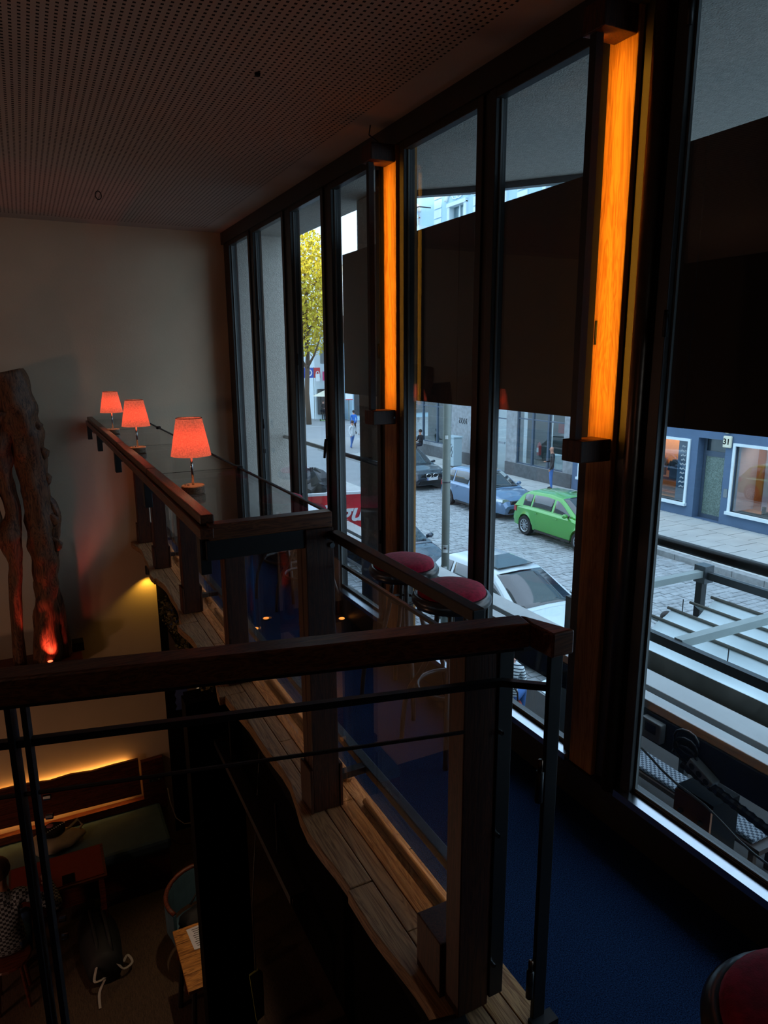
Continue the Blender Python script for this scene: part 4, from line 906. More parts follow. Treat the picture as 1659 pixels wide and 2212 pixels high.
        for ff in (.185, -.03, -.255):
            MB().bar(Wd((s * (wid(ff) * .985 + .002), ff * L, .40)), Wd((s * (wid(ff) * .965 + .002), ff * L, .86)), .008, .012).build('door_gap', M['trim'], e)
        MB().bar(Wd((s * wid(0) * .985, -.20 * L, .26)), Wd((s * wid(0) * .985, .20 * L, .26)), .03, .06).build('sill_trim', M['trim'], e)
    MB().prism([(cx - hw * .55, z0 + .60), (cx + hw * .55, z0 + .60), (cx + hw * .5, z0 + .68), (cx - hw * .5, z0 + .68)], cy - .499 * L, cy - .46 * L, axis='y').build('grille', M['trim'], e)
    MB().prism([(cx - hw * .68, z0 + .28), (cx + hw * .68, z0 + .28), (cx + hw * .6, z0 + .42), (cx - hw * .6, z0 + .42)], cy - .507 * L, cy - .46 * L, axis='y').build('lower_intake', M['trim'], e)
    if kind == 'suv':
        for s in (-1, 1): MB().tube([(cx + s * .17 + .13 * math.cos(a), cy - .503 * L, z0 + .64 + .085 * math.sin(a)) for a in [i * math.pi / 8 for i in range(16)]], .018, 6, closed=True).build('kidney_surround', M['chrome'], e)
        MB().box(cx - .30, cx + .30, cy - .500 * L, cy - .47 * L, z0 + .56, z0 + .72).build('kidney_mesh', M['trim'], e)
    if plate:
        p_ = MB().box(cx - .26, cx + .26, cy - .512 * L, cy - .505 * L, z0 + .45, z0 + .56).build('licence_plate', M['plate'], e)
        MB().box(cx - .26, cx - .215, cy - .5125 * L, cy - .512 * L, z0 + .45, z0 + .56).build('plate_band', M['euroblue'], p_)
    MB().tube([Wd((-.05, .17 * L, 1.0)), Wd((.35, .15 * L, 1.06))], .008, 5).build('wiper', M['trim'], e)
    return e
g_green = paint('apple_green_paint', '#479a3a'); g_blue = paint('steel_blue_paint', '#5f7d9c', .4); g_black = paint('dark_graphite_paint', '#2b3038', .4); g_white = paint('white_paint', '#c6d3d8', 0.0); g_dark = paint('navy_paint', '#283646', .3)
car('apple green hatchback parked across the street beyond the oak post', 14.55, 15.85, 4.05, 1.69, 1.44, 2.47, g_green)
car('steel blue hatchback parked behind the green car', 14.98, 20.95, 4.2, 1.78, 1.48, 2.58, g_blue)
car('dark graphite car with a wide grille parked behind the blue one', 15.05, 27.3, 4.4, 1.85, 1.55, 2.68, g_black, 'suv', Rw=.34)
wc = car('white car parked on the near side below the windows', 8.42, 10.75, 4.5, 1.80, 1.44, 2.65, g_white)
MB().box(8.0, 8.85, 10.75, 11.55, Z_S + 1.447, Z_S + 1.462).build('sunroof', M['carglass'], wc)
car('dark navy car parked behind the white one, only its front corner showing', 8.15, 15.9, 4.3, 1.78, 1.45, 2.6, g_dark)
# pole, utility box, bicycle rack, bollards
M['polem'] = mat('galvanised_pole', '#7d857f', 0.6, metal=0.3, var=0.12, scale=6)
M['sticker'] = mat('white_sticker', '#dfe6e6', 0.6, var=0.1); M['ink'] = mat('black_ink', '#22262a', 0.6)
po = empty('street_pole', (6.0, 9.55, Z_S), 'grey steel street pole with stickers in front of the white car', 'pole')
MB().tube([(6.0, 9.55, Z_S), (6.0, 9.55, 2.3)], 0.066, 20).build('shaft', M['polem'], po, smooth=True)
MB().lathe([(0.068, 0), (0.071, 0.005), (0.071, 0.02), (0.068, 0.025)], 20, (6.0, 9.55, -0.1)).build('band', M['steel2'], po)
def sticker(z, w_, h_, mm, body=None):
    rings = []
    for zz in (z, z + h_):
        rings.append([(6.0 + r * math.cos(a), 9.55 + r * math.sin(a), zz) for r in (0.067, 0.0685) for a in [(-2.20 + t * w_ / 0.067 * (1 if r < .068 else 1)) for t in (-.5, -.25, 0, .25, .5)][::(1 if r < .068 else -1)]])
    MB().loft(rings).build('sticker', mm, po)
sticker(0.62, 0.05, 0.06, M['sticker']); sticker(-1.28, 0.09, 0.13, M['sticker']); sticker(-1.22, 0.06, 0.03, M['ink']); sticker(-1.62, 0.06, 0.10, M['sticker'])
text('sticker_text', 'HALLO\nKARLO', M['ink'], po, (-0.041, -0.058, 0.0 + (-1.19 - Z_S)), (math.pi / 2, 0, -0.63), 0.034, ext=0.002)
ub = empty('utility_box', (19.0, 29.7, ZP_), 'pale street utility cabinet scrawled with graffiti', 'cabinet')
M['cabinet'] = mat('pale_cabinet', '#a8bcc4', 0.7, var=0.1)
MB().box(18.75, 19.25, 29.2, 30.1, ZP_ + 0.08, -2.05).build('housing', M['cabinet'], ub, bevel=0.02); MB().box(18.72, 19.28, 29.17, 30.13, -2.05, -1.98).build('lid', M['cabinet'], ub); MB().box(18.78, 19.22, 29.23, 30.07, ZP_, ZP_ + 0.08).build('plinth', M['granited'], ub)
for k in range(6): MB().tube([(18.745 - 0.0, 29.35 + 0.11 * k + 0.05 * math.sin(i * 1.7 + k), -3.0 + 0.12 * (k % 3) + 0.09 * i) for i in range(7)], 0.014, 5).build('graffiti_stroke', M['ink'], ub)
for k in range(5): MB().tube([(XF - 0.008, 30.6 - 0.16 * k + 0.05 * math.sin(i * 2.1 + k), -1.45 + 0.09 * i) for i in range(4)], 0.02, 5).build('graffiti_stroke', M['ink'], h2)
# ------------------------------------------------------------------ people
M['skin'] = mat('skin', '#c59078', 0.6, var=0.08, scale=20); M['jeans'] = mat('blue_denim', '#4a77b8', 0.9, var=0.2, scale=12)
M['leather'] = mat('black_leather_jacket', '#22242a', 0.45, var=0.2, scale=10); M['shoe'] = mat('dark_shoe', '#26231f', 0.6); M['black_cloth'] = mat('black_cloth', '#1a1b20', 0.9, var=0.2)
M['hairdark'] = mat('dark_hair', '#1e1712', 0.6, var=0.3, scale=60); M['hairbrown'] = mat('brown_hair', '#4b3322', 0.6, var=0.3, scale=60)
M['whiteshirt'] = mat('white_cotton', '#d9dde0', 0.9, var=0.08); M['bluejacket'] = mat('bright_blue_jacket', '#2f6fc4', 0.8, var=0.1); M['greypants'] = mat('grey_trousers', '#7a7a78', 0.9, var=0.12)
def stripes(name, a, b, freq, axis='z', checker=False):
    m, n, l, p = _base(name); tc = n.new('ShaderNodeTexCoord')
    if checker:
        c = n.new('ShaderNodeTexChecker'); c.inputs['Scale'].default_value = freq; c.inputs[1].default_value = lin(a); c.inputs[2].default_value = lin(b); l.new(tc.outputs['Object'], c.inputs['Vector']); l.new(c.outputs[0], p.inputs['Base Color'])
    else:
        w = n.new('ShaderNodeTexWave'); w.bands_direction = axis.upper(); w.inputs['Scale'].default_value = freq; w.inputs['Distortion'].default_value = 0.3
        r = n.new('ShaderNodeValToRGB'); r.color_ramp.interpolation = 'CONSTANT'; r.color_ramp.elements[0].color = lin(a); r.color_ramp.elements[1].color = lin(b); r.color_ramp.elements[1].position = 0.72
        l.new(tc.outputs['Object'], w.inputs['Vector']); l.new(w.outputs['Fac'], r.inputs[0]); l.new(r.outputs[0], p.inputs['Base Color'])
    p.inputs['Roughness'].default_value = 0.9; return m
M['breton'] = stripes('navy_striped_shirt', '#cfd9dc', '#2c3842', 7.2); M['check'] = stripes('checked_flannel', '#23262c', '#8f9aa4', 42, checker=True)
def person(label, loc, rz, J, mats, hair=None, scale=1.0, group=None, bald=False):
    """J overrides joints of the standing figure; figure faces -y before rotation"""
    e = empty('person', loc, label, 'person', group, rz)
    D = dict(pel=(0, 0, .95), spi=(0, .01, 1.14), che=(0, .01, 1.34), nec=(0, .0, 1.50), hd0=(0, -.02, 1.57), hd1=(0, -.025, 1.66), hd2=(0, -.01, 1.74))
    for s, n_ in ((-1, 'R'), (1, 'L')):
        D.update({'sh' + n_: (s * .175, .01, 1.42), 'el' + n_: (s * .235, .04, 1.14), 'wr' + n_: (s * .22, -.06, .90), 'ha' + n_: (s * .215, -.09, .83), 'hi' + n_: (s * .095, 0, .90), 'kn' + n_: (s * .10, -.02, .50), 'an' + n_: (s * .10, .02, .09), 'to' + n_: (s * .115, -.13, .035)})
    D.update(J)
    Rd = dict(pel=.135, spi=.125, che=.145, nec=.052, hd0=.066, hd1=.088, hd2=.070, sh=.066, el=.046, wr=.030, ha=.034, hi=.088, kn=.062, an=.042, to=.036)
    E_ = [('pel', 'spi', 0), ('spi', 'che', 0), ('che', 'nec', 2), ('nec', 'hd0', 2), ('hd0', 'hd1', 2), ('hd1', 'hd2', 2)]
    for n_ in 'RL': E_ += [('che', 'sh' + n_, 0), ('sh' + n_, 'el' + n_, 0), ('el' + n_, 'wr' + n_, 0), ('wr' + n_, 'ha' + n_, 2), ('pel', 'hi' + n_, 1), ('hi' + n_, 'kn' + n_, 1), ('kn' + n_, 'an' + n_, 1), ('an' + n_, 'to' + n_, 3)]
    for n_ in 'RL':
        w_ = Vector(D['wr' + n_]); h_ = Vector(D['ha' + n_]); d = (h_ - w_).normalized(); sd = d.cross(Vector((0, 0, 1)))
        if sd.length < .1: sd = Vector((1, 0, 0))
        sd = Vector((0, 1, 0)) if abs(d.z) > .7 else sd.normalized()
        for k, (o_, ln) in enumerate(((-.030, .055), (-.012, .075), (.008, .08), (.026, .065))):
            D['f%d%s' % (k, n_)] = tuple(h_ + sd * o_ * 1.1 + d * ln); Rd['f%d%s' % (k, n_)] = .009; E_.append(('ha' + n_, 'f%d%s' % (k, n_), 2))
        D['th' + n_] = tuple(w_.lerp(h_, .6) - sd * .06 + d * .02); Rd['th' + n_] = .010; E_.append(('wr' + n_, 'th' + n_, 2))
    keys = list(D); idx = {k: i for i, k in enumerate(keys)}
    me = bpy.data.meshes.new('body'); me.from_pydata([D[k] for k in keys], [(idx[a], idx[b]) for a, b, _ in E_], [])
    o = bpy.data.objects.new('body', me); COL.objects.link(o); o.modifiers.new('skin', 'SKIN'); o.modifiers.new('sub', 'SUBSURF').levels = 1
    for k in keys:
        r = Rd.get(k, Rd.get(k[:2], .05)); me.skin_vertices[0].data[idx[k]].radius = (r, r * (0.72 if k in ('pel', 'spi', 'che') else 1)) if k in ('pel', 'spi', 'che') else (r, r)
    me.skin_vertices[0].data[idx['pel']].use_root = True
    dg = bpy.context.evaluated_depsgraph_get(); dg.update(); m2 = bpy.data.meshes.new_from_object(o.evaluated_get(dg)); bpy.data.objects.remove(o)
    b = bpy.data.objects.new('body', m2); COL.objects.link(b); b.parent = e; m2.materials.clear()
    for m_ in mats: m2.materials.append(m_)
    segs = [(Vector(D[a]), Vector(D[b_]), k) for a, b_, k in E_]
    for p in m2.polygons:
        c = p.center; best = 9; kk = 0
        for a, b_, k in segs:
            ab = b_ - a; t = max(0, min(1, (c - a).dot(ab) / max(1e-6, ab.length_squared))); d_ = (c - (a + ab * t)).length - (.05 if k == 0 else 0)
            if d_ < best: best = d_; kk = k
        if c.z < D['nec'][2] - .02 and kk == 2 and (c - Vector(D['nec'])).length < .3 and c.z > D['che'][2] - .1: kk = 0
        p.material_index = kk; p.use_smooth = True
    hd = Vector(D['hd1'])
    MB().ball(hd + Vector((0, -.088, -.012)), .016, 8, 6, (.8, 1, 1.3)).build('nose', mats[2], e, smooth=True, world=False)
    for s in (-1, 1):
        MB().ball(hd + Vector((s * .088, .005, -.01)), .024, 8, 6, (.4, .7, 1.2)).build('ear', mats[2], e, smooth=True, world=False)
        MB().ball(hd + Vector((s * .032, -.082, .012)), .009, 8, 6).build('eye', M['ink'], e, world=False)
    MB().ball(hd + Vector((0, -.080, -.055)), .020, 8, 6, (1.2, .4, .35)).build('mouth', M['pink_cloth'], e, world=False)
    if hair:
        g = MB().ball(hd + Vector((0, .022, .028)), .104, 16, 10, (1, 1.05, 1.0)); g.v = [v for v in g.v]
        g.build('hair', hair, e, smooth=True, world=False)
    if scale != 1: e.scale = (scale,) * 3
    return e
SIT = lambda dz=0: {}
def sit(seat):
    d = seat - .83; z = lambda v: v + d
    return dict(pel=(0, 0, seat + .10), spi=(0, .03, seat + .29), che=(0, .02, seat + .50), nec=(0, -.01, seat + .66), hd0=(0, -.03, seat + .73), hd1=(0, -.035, seat + .82), hd2=(0, -.02, seat + .90),
                shR=(-.175, .02, seat + .58), shL=(.175, .02, seat + .58), elR=(-.23, -.04, seat + .32), elL=(.23, -.04, seat + .32), wrR=(-.14, -.26, seat + .30), wrL=(.14, -.26, seat + .30), haR=(-.11, -.32, seat + .30), haL=(.11, -.32, seat + .30),
                hiR=(-.10, -.02, seat + .07), hiL=(.10, -.02, seat + .07), knR=(-.13, -.43, seat + .06), knL=(.13, -.43, seat + .06), anR=(-.12, -.40, .09), anL=(.12, -.40, .09), toR=(-.12, -.54, .035), toL=(.12, -.54, .035))
m = person('bald man in a black leather jacket and blue jeans before the shop window', (19.15, 22.3, ZP_), math.radians(-125), dict(elR=(-.24, .0, 1.14), wrR=(-.12, -.20, 1.12), haR=(-.07, -.26, 1.13)), [M['leather'], M['jeans'], M['skin'], M['shoe']], None, 1.03)
s_ = sit(.55); person('seated man in black with a cap on the shop ledge', (19.55, 33.9, ZP_), math.radians(-80), s_, [M['black_cloth'], M['dk_cloth'], M['skin'], M['shoe']], M['hairdark'])
person('woman in a white top and blue jeans walking on the square', (17.75, 39.2, Z_S), math.radians(20), dict(elL=(.30, .0, 1.16), wrL=(.40, -.08, .98), haL=(.44, -.10, .92), knL=(.1, .10, .5), anL=(.1, .28, .12), toL=(.11, .18, .04)), [M['whiteshirt'], M['jeans'], M['skin'], M['shoe']], M['hairbrown'])
person('walker in a bright blue jacket and black trousers seen from behind', (21.4, 47.0, Z_S), math.radians(170), dict(knR=(-.1, .1, .5), anR=(-.1, .3, .12), toR=(-.11, .2, .04)), [M['bluejacket'], M['black_cloth'], M['skin'], M['shoe']], M['hairdark'])
person('distant pedestrian in a dark jacket and jeans in the shopping street', (26.2, 68.5, Z_S), 0.2, {}, [M['black_cloth'], M['greypants'], M['skin'], M['shoe']], M['hairdark'])
sc_ = person('person in black riding a green scooter in the distance', (23.45, 58.0, Z_S + .12), 0.3, dict(wrL=(.2, -.3, 1.05), haL=(.2, -.37, 1.06), wrR=(-.2, -.3, 1.05), haR=(-.2, -.37, 1.06)), [M['black_cloth'], M['black_cloth'], M['skin'], M['shoe']], M['hairdark'])
M['scooter'] = mat('lime_green_plastic', '#7fd03a', 0.4)
sco = empty('kick_scooter', (23.45, 58.0, Z_S), 'lime green kick scooter under the rider in the distance', 'scooter', rz=0.3)
MB().box(-.07, .07, -.5, .4, .10, .125).build('deck', M['scooter'], sco, world=False); MB().tube([(0, -.5, .1), (0, -.42, 1.05)], .02, 8).build('stem', M['scooter'], sco, world=False); MB().tube([(-.25, -.42, 1.05), (.25, -.42, 1.05)], .015, 8).build('handlebar', M['hose'], sco, world=False)
for y_ in (-.5, .42): MB().tube([(-.02, y_, .1), (.02, y_, .1)], .10, 16).build('wheel', M['tyre'], sco, world=False)
# terrace guests
s1 = sit(.46); s1.update(che=(0, -.05, .95), nec=(0, -.11, 1.10), hd0=(0, -.15, 1.16), hd1=(0, -.17, 1.25), hd2=(0, -.16, 1.33), shR=(-.175, -.05, 1.02), shL=(.175, -.05, 1.02))
wst = person('woman in a navy striped white shirt seated at the terrace, seen from behind', (6.02, 7.75, Z_S), math.radians(128), s1, [M['breton'], M['jeans'], M['skin'], M['shoe']], M['hairdark'])
MB().tube([(0, -.06, 1.27), (.0, -.0, 1.20), (.0, -.0, 1.08), (0.01, -.0, 1.0)], [.05, .05, .035, .01], 8).build('ponytail', M['hairdark'], wst, smooth=True, world=False)
person('guest in grey trousers facing the striped woman across the table', (7.25, 6.9, Z_S), math.radians(-48), sit(.46), [M['whiteshirt'], M['greypants'], M['skin'], M['shoe']], M['hairbrown'])
person('bearded guest in a dark coat at the next terrace table', (6.65, 9.1, Z_S), math.radians(60), sit(.46), [M['dk_cloth'], M['dk_cloth'], M['skin'], M['shoe']], M['hairdark'])
person('waiting guest in brown standing beyond the awning', (8.0, 5.1, Z_S), math.radians(70), {}, [M['rustcloth'], M['black_cloth'], M['skin'], M['shoe']], M['hairbrown'])
person('guest in dark shorts with bare legs under the awning edge', (8.3, 6.9, Z_S), math.radians(120), {}, [M['dk_cloth'], M['skin'], M['skin'], M['shoe']], M['hairdark'])
M['redchair'] = mat('red_chair_seat', '#a03a30', 0.7, var=0.1)
def bistro_chair(x, y, rz, lb, seatm):
    e = empty('bistro_chair', (x, y, Z_S), lb, 'chair', 'terrace chairs', rz)
    MB().lathe([(.20, .43), (.21, .44), (.20, .455)], 20).build('seat', seatm, e, world=False)
    for sx in (-1, 1):
        for sy in (-1, 1): MB().tube([(sx * .15, sy * .15, .43), (sx * .20, sy * .20, 0.0)], .014, 8).build('leg', M['legm'], e, world=False)
    MB().tube([(-.19, .15, .43), (-.19, .21, .75), (-.10, .23, .90), (.10, .23, .90), (.19, .21, .75), (.19, .15, .43)], .014, 8).build('backrest', M['legm'], e, smooth=True, world=False)
bistro_chair(6.02, 7.75, math.radians(128), 'terrace chair with a red seat under the striped woman', M['redchair'])
bistro_chair(7.25, 6.9, math.radians(-48), 'terrace chair under the guest in grey trousers', M['legm'])
bistro_chair(6.65, 9.1, math.radians(60), 'terrace chair under the bearded guest', M['legm'])
tt = empty('terrace_table', (6.65, 7.28, Z_S), 'small round terrace table between two guests', 'table')
MB().lathe([(.33, .72), (.34, .73), (.34, .745), (.33, .75)], 28, (6.65, 7.28, Z_S)).build('top', M['stucco'], tt); MB().tube([(6.65, 7.28, Z_S + .03), (6.65, 7.28, Z_S + .72)], .03, 10).build('stem', M['steel'], tt); MB().lathe([(.22, 0), (.20, .02), (.04, .04)], 20, (6.65, 7.28, Z_S)).build('foot', M['steel'], tt)
pl = empty('dinner_plate', (6.5, 7.35, Z_S + .75), 'white plate of salad on the terrace table', 'plate')
MB().lathe([(.06, .0), (.12, .015), (.125, .02), (.06, .008)], 24, (6.5, 7.35, Z_S + .75)).build('dish', M['signwhite'], pl)
for k in range(9): MB().ball((6.5 + .05 * math.cos(k * 2.4), 7.35 + .05 * math.sin(k * 2.4), Z_S + .775), .026, 7, 5, (1, .8, .5)).build('salad_leaf', M['scooter'] if k % 2 else M['olive'], pl)
M['plaid'] = stripes('plaid_cloth', '#7d858c', '#343d46', 30, checker=True)
tb = empty('terrace_bench', (6.6, 4.95, Z_S), 'dark terrace bench with a plaid cushion below the right-hand door', 'bench')
MB().box(6.40, 6.80, 3.9, 6.0, Z_S + .38, Z_S + .44).build('seat', M['legm'], tb); MB().box(6.43, 6.77, 4.0, 5.9, Z_S + .441, Z_S + .50).build('cushion', M['plaid'], tb, bevel=.02)
for y_ in (4.0, 5.9):
    for x in (6.45, 6.75): MB().box(x - .03, x + .03, y_ - .03, y_ + .03, Z_S + .03, Z_S + .38).build('leg', M['legm'], tb)
# ------------------------------------------------------------------ far end of the street
M['sunwhite'] = mat('white_painted_wall', '#e9e4d4', 0.9, var=0.05, scale=0.4); M['ochre'] = mat('ochre_stone', '#b09a72', 0.9, var=0.3, scale=0.8); M['rooftile'] = mat('brown_roof_tiles', '#6b5348', 0.9, var=0.25, scale=2)
hw_ = empty('white_house', (32, 66, Z_S), 'tall sunlit white house at the end of the street', 'building')
MB().box(26.3, 40, 63, 66, Z_S, 10.4).build('wall', M['sunwhite'], hw_); MB().box(26.0, 40.3, 62.7, 66.3, 10.4, 10.8).build('roof_edge', M['stucco'], hw_)
for x in (28, 31, 34):
    for z in (0, 3.5, 7): MB().box(x, x + 1.2, 62.95, 62.99, z, z + 1.8).build('window', M['carglass'], hw_)
hl_ = empty('low_shop', (31, 59, Z_S), 'low pale blue shop with a brown tiled roof in front of the white house', 'building')
MB().box(26.1, 38, 57.6, 61.5, Z_S, 3.3).build('wall', M['paleblue'], hl_); MB().prism([(57.3, 3.2), (61.8, 3.2), (59.5, 5.6)], 25.9, 38.2, axis='x').build('roof', M['rooftile'], hl_); MB().box(26.3, 37, 57.5, 57.59, -3.2, -0.6).build('shop_front', M['carglass'], hl_); MB().box(26.1, 38, 57.3, 57.59, -0.6, -0.1).build('shop_sign', M['bluemetal'], hl_)
hn_ = empty('narrow_gable_house', (25, 62, Z_S), 'narrow white house with a curved gable behind the shop signs', 'building')
MB().prism([(23.7, Z_S), (26.0, Z_S), (26.0, 3.6), (25.6, 4.2), (25.2, 5.0), (24.6, 5.2), (24.1, 4.6), (23.7, 3.6)], 60.5, 66, axis='y').build('wall', M['stucco'], hn_)
for z in (1.4,): MB().box(24.3, 25.0, 60.44, 60.49, z, z + 1.5).build('window', M['carglass'], hn_)
MB().box(23.9, 26.0, 60.3, 60.49, -3.2, -0.9).build('shop_front', M['carglass'], hn_)
hs_ = empty('ochre_house', (19, 78, Z_S), 'ochre stone houses behind the yellow tree', 'building')
MB().box(12, 24.5, 74, 84, Z_S, 5.5).build('wall', M['ochre'], hs_); MB().prism([(73.6, 5.4), (84.4, 5.4), (79, 9.5)], 11.8, 24.7, axis='x').build('roof', M['rooftile'], hs_)
for x in (15, 17, 19, 21, 23):
    for z in (-2.5, 1.5): MB().box(x, x + 0.9, 73.95, 73.99, z, z + 1.9).build('window', M['carglass'], hs_)
struct(MB().box(-40, 22, 95, 110, Z_S, 9).box(24, 80, 90, 110, Z_S, 8).build('skyline_houses', M['ochre']))
# yellow tree
M['bark'] = mat('tree_bark', '#5d4a3a', 0.9, var=0.3, scale=5, bump=0.6, bscale=20); M['leaf'] = mat('yellow_green_leaf', '#f0d438', 0.7, col2='#c2b42c', scale=1.1)
tr_ = empty('street_tree', (21.3, 56.0, Z_S), 'tall street tree with yellow green spring leaves', 'tree')
MB().tube([(21.3, 56, Z_S), (21.2, 56, -1), (21.4, 56.1, 2), (21.3, 56, 5), (21.3, 56, 10)], [.24, .2, .18, .15, .06], 10).build('trunk', M['bark'], tr_, smooth=True)
rt = random.Random(11)
for k in range(16):
    a = rt.uniform(0, 6.28); z = rt.uniform(0.5, 7); l_ = rt.uniform(1.6, 3.2)
    MB().tube([(21.3, 56, z), (21.3 + .5 * l_ * math.cos(a), 56 + .5 * l_ * math.sin(a), z + .5 * l_), (21.3 + l_ * math.cos(a), 56 + l_ * math.sin(a), z + 1.3 * l_)], [.13, .08, .03], 6).build('branch', M['bark'], tr_, smooth=True)
g = MB()
for k in range(9000):
    while True:
        u = Vector((rt.uniform(-1, 1), rt.uniform(-1, 1), rt.uniform(-1, 1)))
        if .25 < u.length < 1: break
    c = Vector((21.3 + u.x * 3.0, 56 + u.y * 3.0, 7.2 + u.z * 5.2 + (u.x * u.x) * -1.5)); a = Vector((rt.gauss(0, 1), rt.gauss(0, 1), rt.gauss(0, 1))).normalized(); b = a.cross(Vector((rt.gauss(0, 1), rt.gauss(0, 1), 1))).normalized(); s = rt.uniform(.10, .19)
    g.quad(c - a * s, c + b * s * .6, c + a * s, c - b * s * .6)
tag(g.build('foliage', M['leaf'], tr_), kind='stuff')
# signs
M['magenta'] = mat('magenta_sign', '#c8186a', 0.5); M['royal'] = mat('royal_blue_sign', '#1b4fb8', 0.5)
s1_ = empty('round_logo_sign', (22.75, 59.5, -1), 'blue hanging sign with a white ring', 'sign'); MB().box(22.25, 23.2, 59.5, 59.56, .15, 1.05).build('board', M['royal'], s1_)
MB().tube([(23.225, 59.53, Z_S), (23.225, 59.53, 1.1)], .03, 8).build('mast', M['polem'], s1_)
MB().tube([(22.75 + .26 * math.cos(a), 59.47, .6 + .26 * math.sin(a)) for a in [i * math.pi / 10 for i in range(20)]], .06, 6, closed=True).build('ring_mark', M['signwhite'], s1_)
s2_ = empty('padlock_sign', (23.55, 59.5, -1), 'red sign with a white padlock shape', 'sign'); MB().box(23.25, 23.85, 59.5, 59.56, .15, 1.05).build('board', M['redsign'], s2_)
MB().box(23.38, 23.78, 59.44, 59.49, -.15, .5).build('lock_body', M['signwhite'], s2_); MB().tube([(23.58 + .14 * math.cos(a), 59.46, .5 + .22 * math.sin(a)) for a in [i * math.pi / 8 for i in range(9)]], .04, 6).build('lock_shackle', M['signwhite'], s2_)
s3_ = empty('letter_t_sign', (24.45, 59.5, -1), 'magenta sign with a white letter T', 'sign'); MB().box(24.1, 25.0, 59.5, 59.56, -.1, .7).build('board', M['magenta'], s3_)
text('letter', 'T', M['signwhite'], s3_, (.0, -.05, 1.28), (math.pi / 2, 0, 0), .75, ext=.02, off=.02)
s4_ = empty('traffic_sign', (25.5, 57.0, Z_S), 'white street sign board with a blue round cycle symbol', 'sign'); MB().tube([(25.5, 57.0, Z_S), (25.5, 57.0, -.4)], .05, 8).build('post', M['polem'], s4_); MB().box(25.15, 25.85, 56.9, 56.94, -1.7, -.4).build('board', M['signwhite'], s4_)
g = MB().lathe([(.28, 0), (.28, .02)], 24); g.v = [(25.5 + x, 56.87 + z, -.85 + y_) for x, y_, z in g.v]; g.build('disc', M['royal'], s4_)
MB().box(25.15, 25.85, 56.88, 56.89, -1.75, -1.68).build('red_bar', M['redsign'], s4_)
pq = empty('market_parasol', (24.2, 62.5, Z_S), 'pale market parasol over a stall in the shopping street', 'parasol')
MB().lathe([(1.3, 2.2), (.05, 2.75)], 8, (24.2, 59.0, Z_S)).build('canopy', M['cream'], pq); MB().tube([(24.2, 59.0, Z_S), (24.2, 59.0, Z_S + 2.7)], .04, 8).build('pole', M['polem'], pq)
mb_ = empty('motorbike', (25.4, 63.0, Z_S), 'parked motorbike near the stall in the distance', 'motorbike')
for y_ in (58.2, 59.5): MB().tube([(25.2 - .05, y_ - .0, Z_S + .3), (25.2 + .05, y_, Z_S + .3)], .3, 16).build('wheel', M['tyre'], mb_)
MB().ball((25.2, 58.85, Z_S + .65), .4, 12, 8, (.4, 1.2, .6)).build('tank', M['royal'], mb_, smooth=True)
MB().tube([(24.95, 58.35, Z_S + 1.0), (25.45, 58.35, Z_S + 1.0)], .02, 6).build('handlebar', M['chrome'], mb_)
# ------------------------------------------------------------------ lower room
M['driftwood'] = wood('weathered_root_wood', '#3a2418', '#7a5236', axis='z', scale=9, stretch=5, rough=0.6)
M['slabwood'] = wood('dark_slab_wood', '#3a1a10', '#6a3220', axis='x', scale=12, stretch=10, rough=0.45)
rd_ = random.Random(5)
def gnarl(pts, rs, name, m_, par, n=18, k=6, amp=.22, seed=0):
    P = [Vector(p) for p in pts]; out = []; R_ = []
    for i in range(len(P) - 1):
        for j in range(k):
            t = j / k; a = P[max(0, i - 1)]; b = P[i]; c = P[i + 1]; d = P[min(len(P) - 1, i + 2)]
            out.append(0.5 * ((2 * b) + (c - a) * t + (2 * a - 5 * b + 4 * c - d) * t * t + (3 * b - a - 3 * c + d) * t ** 3)); R_.append(rs[i] + (rs[i + 1] - rs[i]) * t)
    out.append(P[-1]); R_.append(rs[-1]); mb = MB(); mb.tube(out, R_, n)
    for i in range(len(out)):
        for j in range(n):
            v = Vector(mb.v[i * n + j]); d = v - out[i]
            f = 1 + amp * (math.sin(j * 2.1 + i * .35 + seed) * .5 + math.sin(j * 5 + i * .9 + seed * 2) * .3 + math.sin(i * 1.3 + seed) * .4 * math.sin(j * .7 + seed))
            mb.v[i * n + j] = tuple(out[i] + d * f)
    return mb.build(name, m_, par, smooth=True)
sh = empty('wall_shelf', (-.2, 7.4, -1.2), 'thick wooden wall shelf on black brackets under the root sculpture', 'shelf')
MB().prism([(-1.3, 7.22), (-.6, 7.19), (.0, 7.21), (.24, 7.23), (.24, 7.64), (-1.3, 7.64)], -1.17, -1.07).build('slab', M['slabwood'], sh, bevel=.006)
MB().box(-.46, -.40, 7.25, 7.645, -1.34, -1.172).build('bracket', M['steel'], sh); MB().box(.10, .22, 7.35, 7.645, -1.27, -1.172).build('bracket', M['steel'], sh); MB().box(.16, .27, 7.50, 7.64, -1.069, -.98).build('end_stop', M['steel'], sh)
dw = empty('root_sculpture', (-.2, 7.38, -1.07), 'gnarled tree root sculpture lit red from below on the wall shelf', 'sculpture')
T1 = [(-.16, 7.36, 1.80), (-.10, 7.35, 1.52), (-.06, 7.36, 1.22), (-.02, 7.36, .92), (-.01, 7.36, .56), (-.01, 7.35, .24), (-.00, 7.35, .0), (-.02, 7.36, -.3), (-.05, 7.37, -.65), (-.08, 7.38, -1.065)]
gnarl(T1, [.17, .17, .16, .13, .12, .12, .12, .10, .11, .13], 'trunk', M['driftwood'], dw, seed=1)
T2 = [(-.22, 7.36, 1.45), (-.27, 7.35, 1.1), (-.27, 7.34, .82), (-.22, 7.34, .5), (-.28, 7.33, .28), (-.26, 7.33, .0), (-.30, 7.34, -.4), (-.33, 7.36, -1.065)]
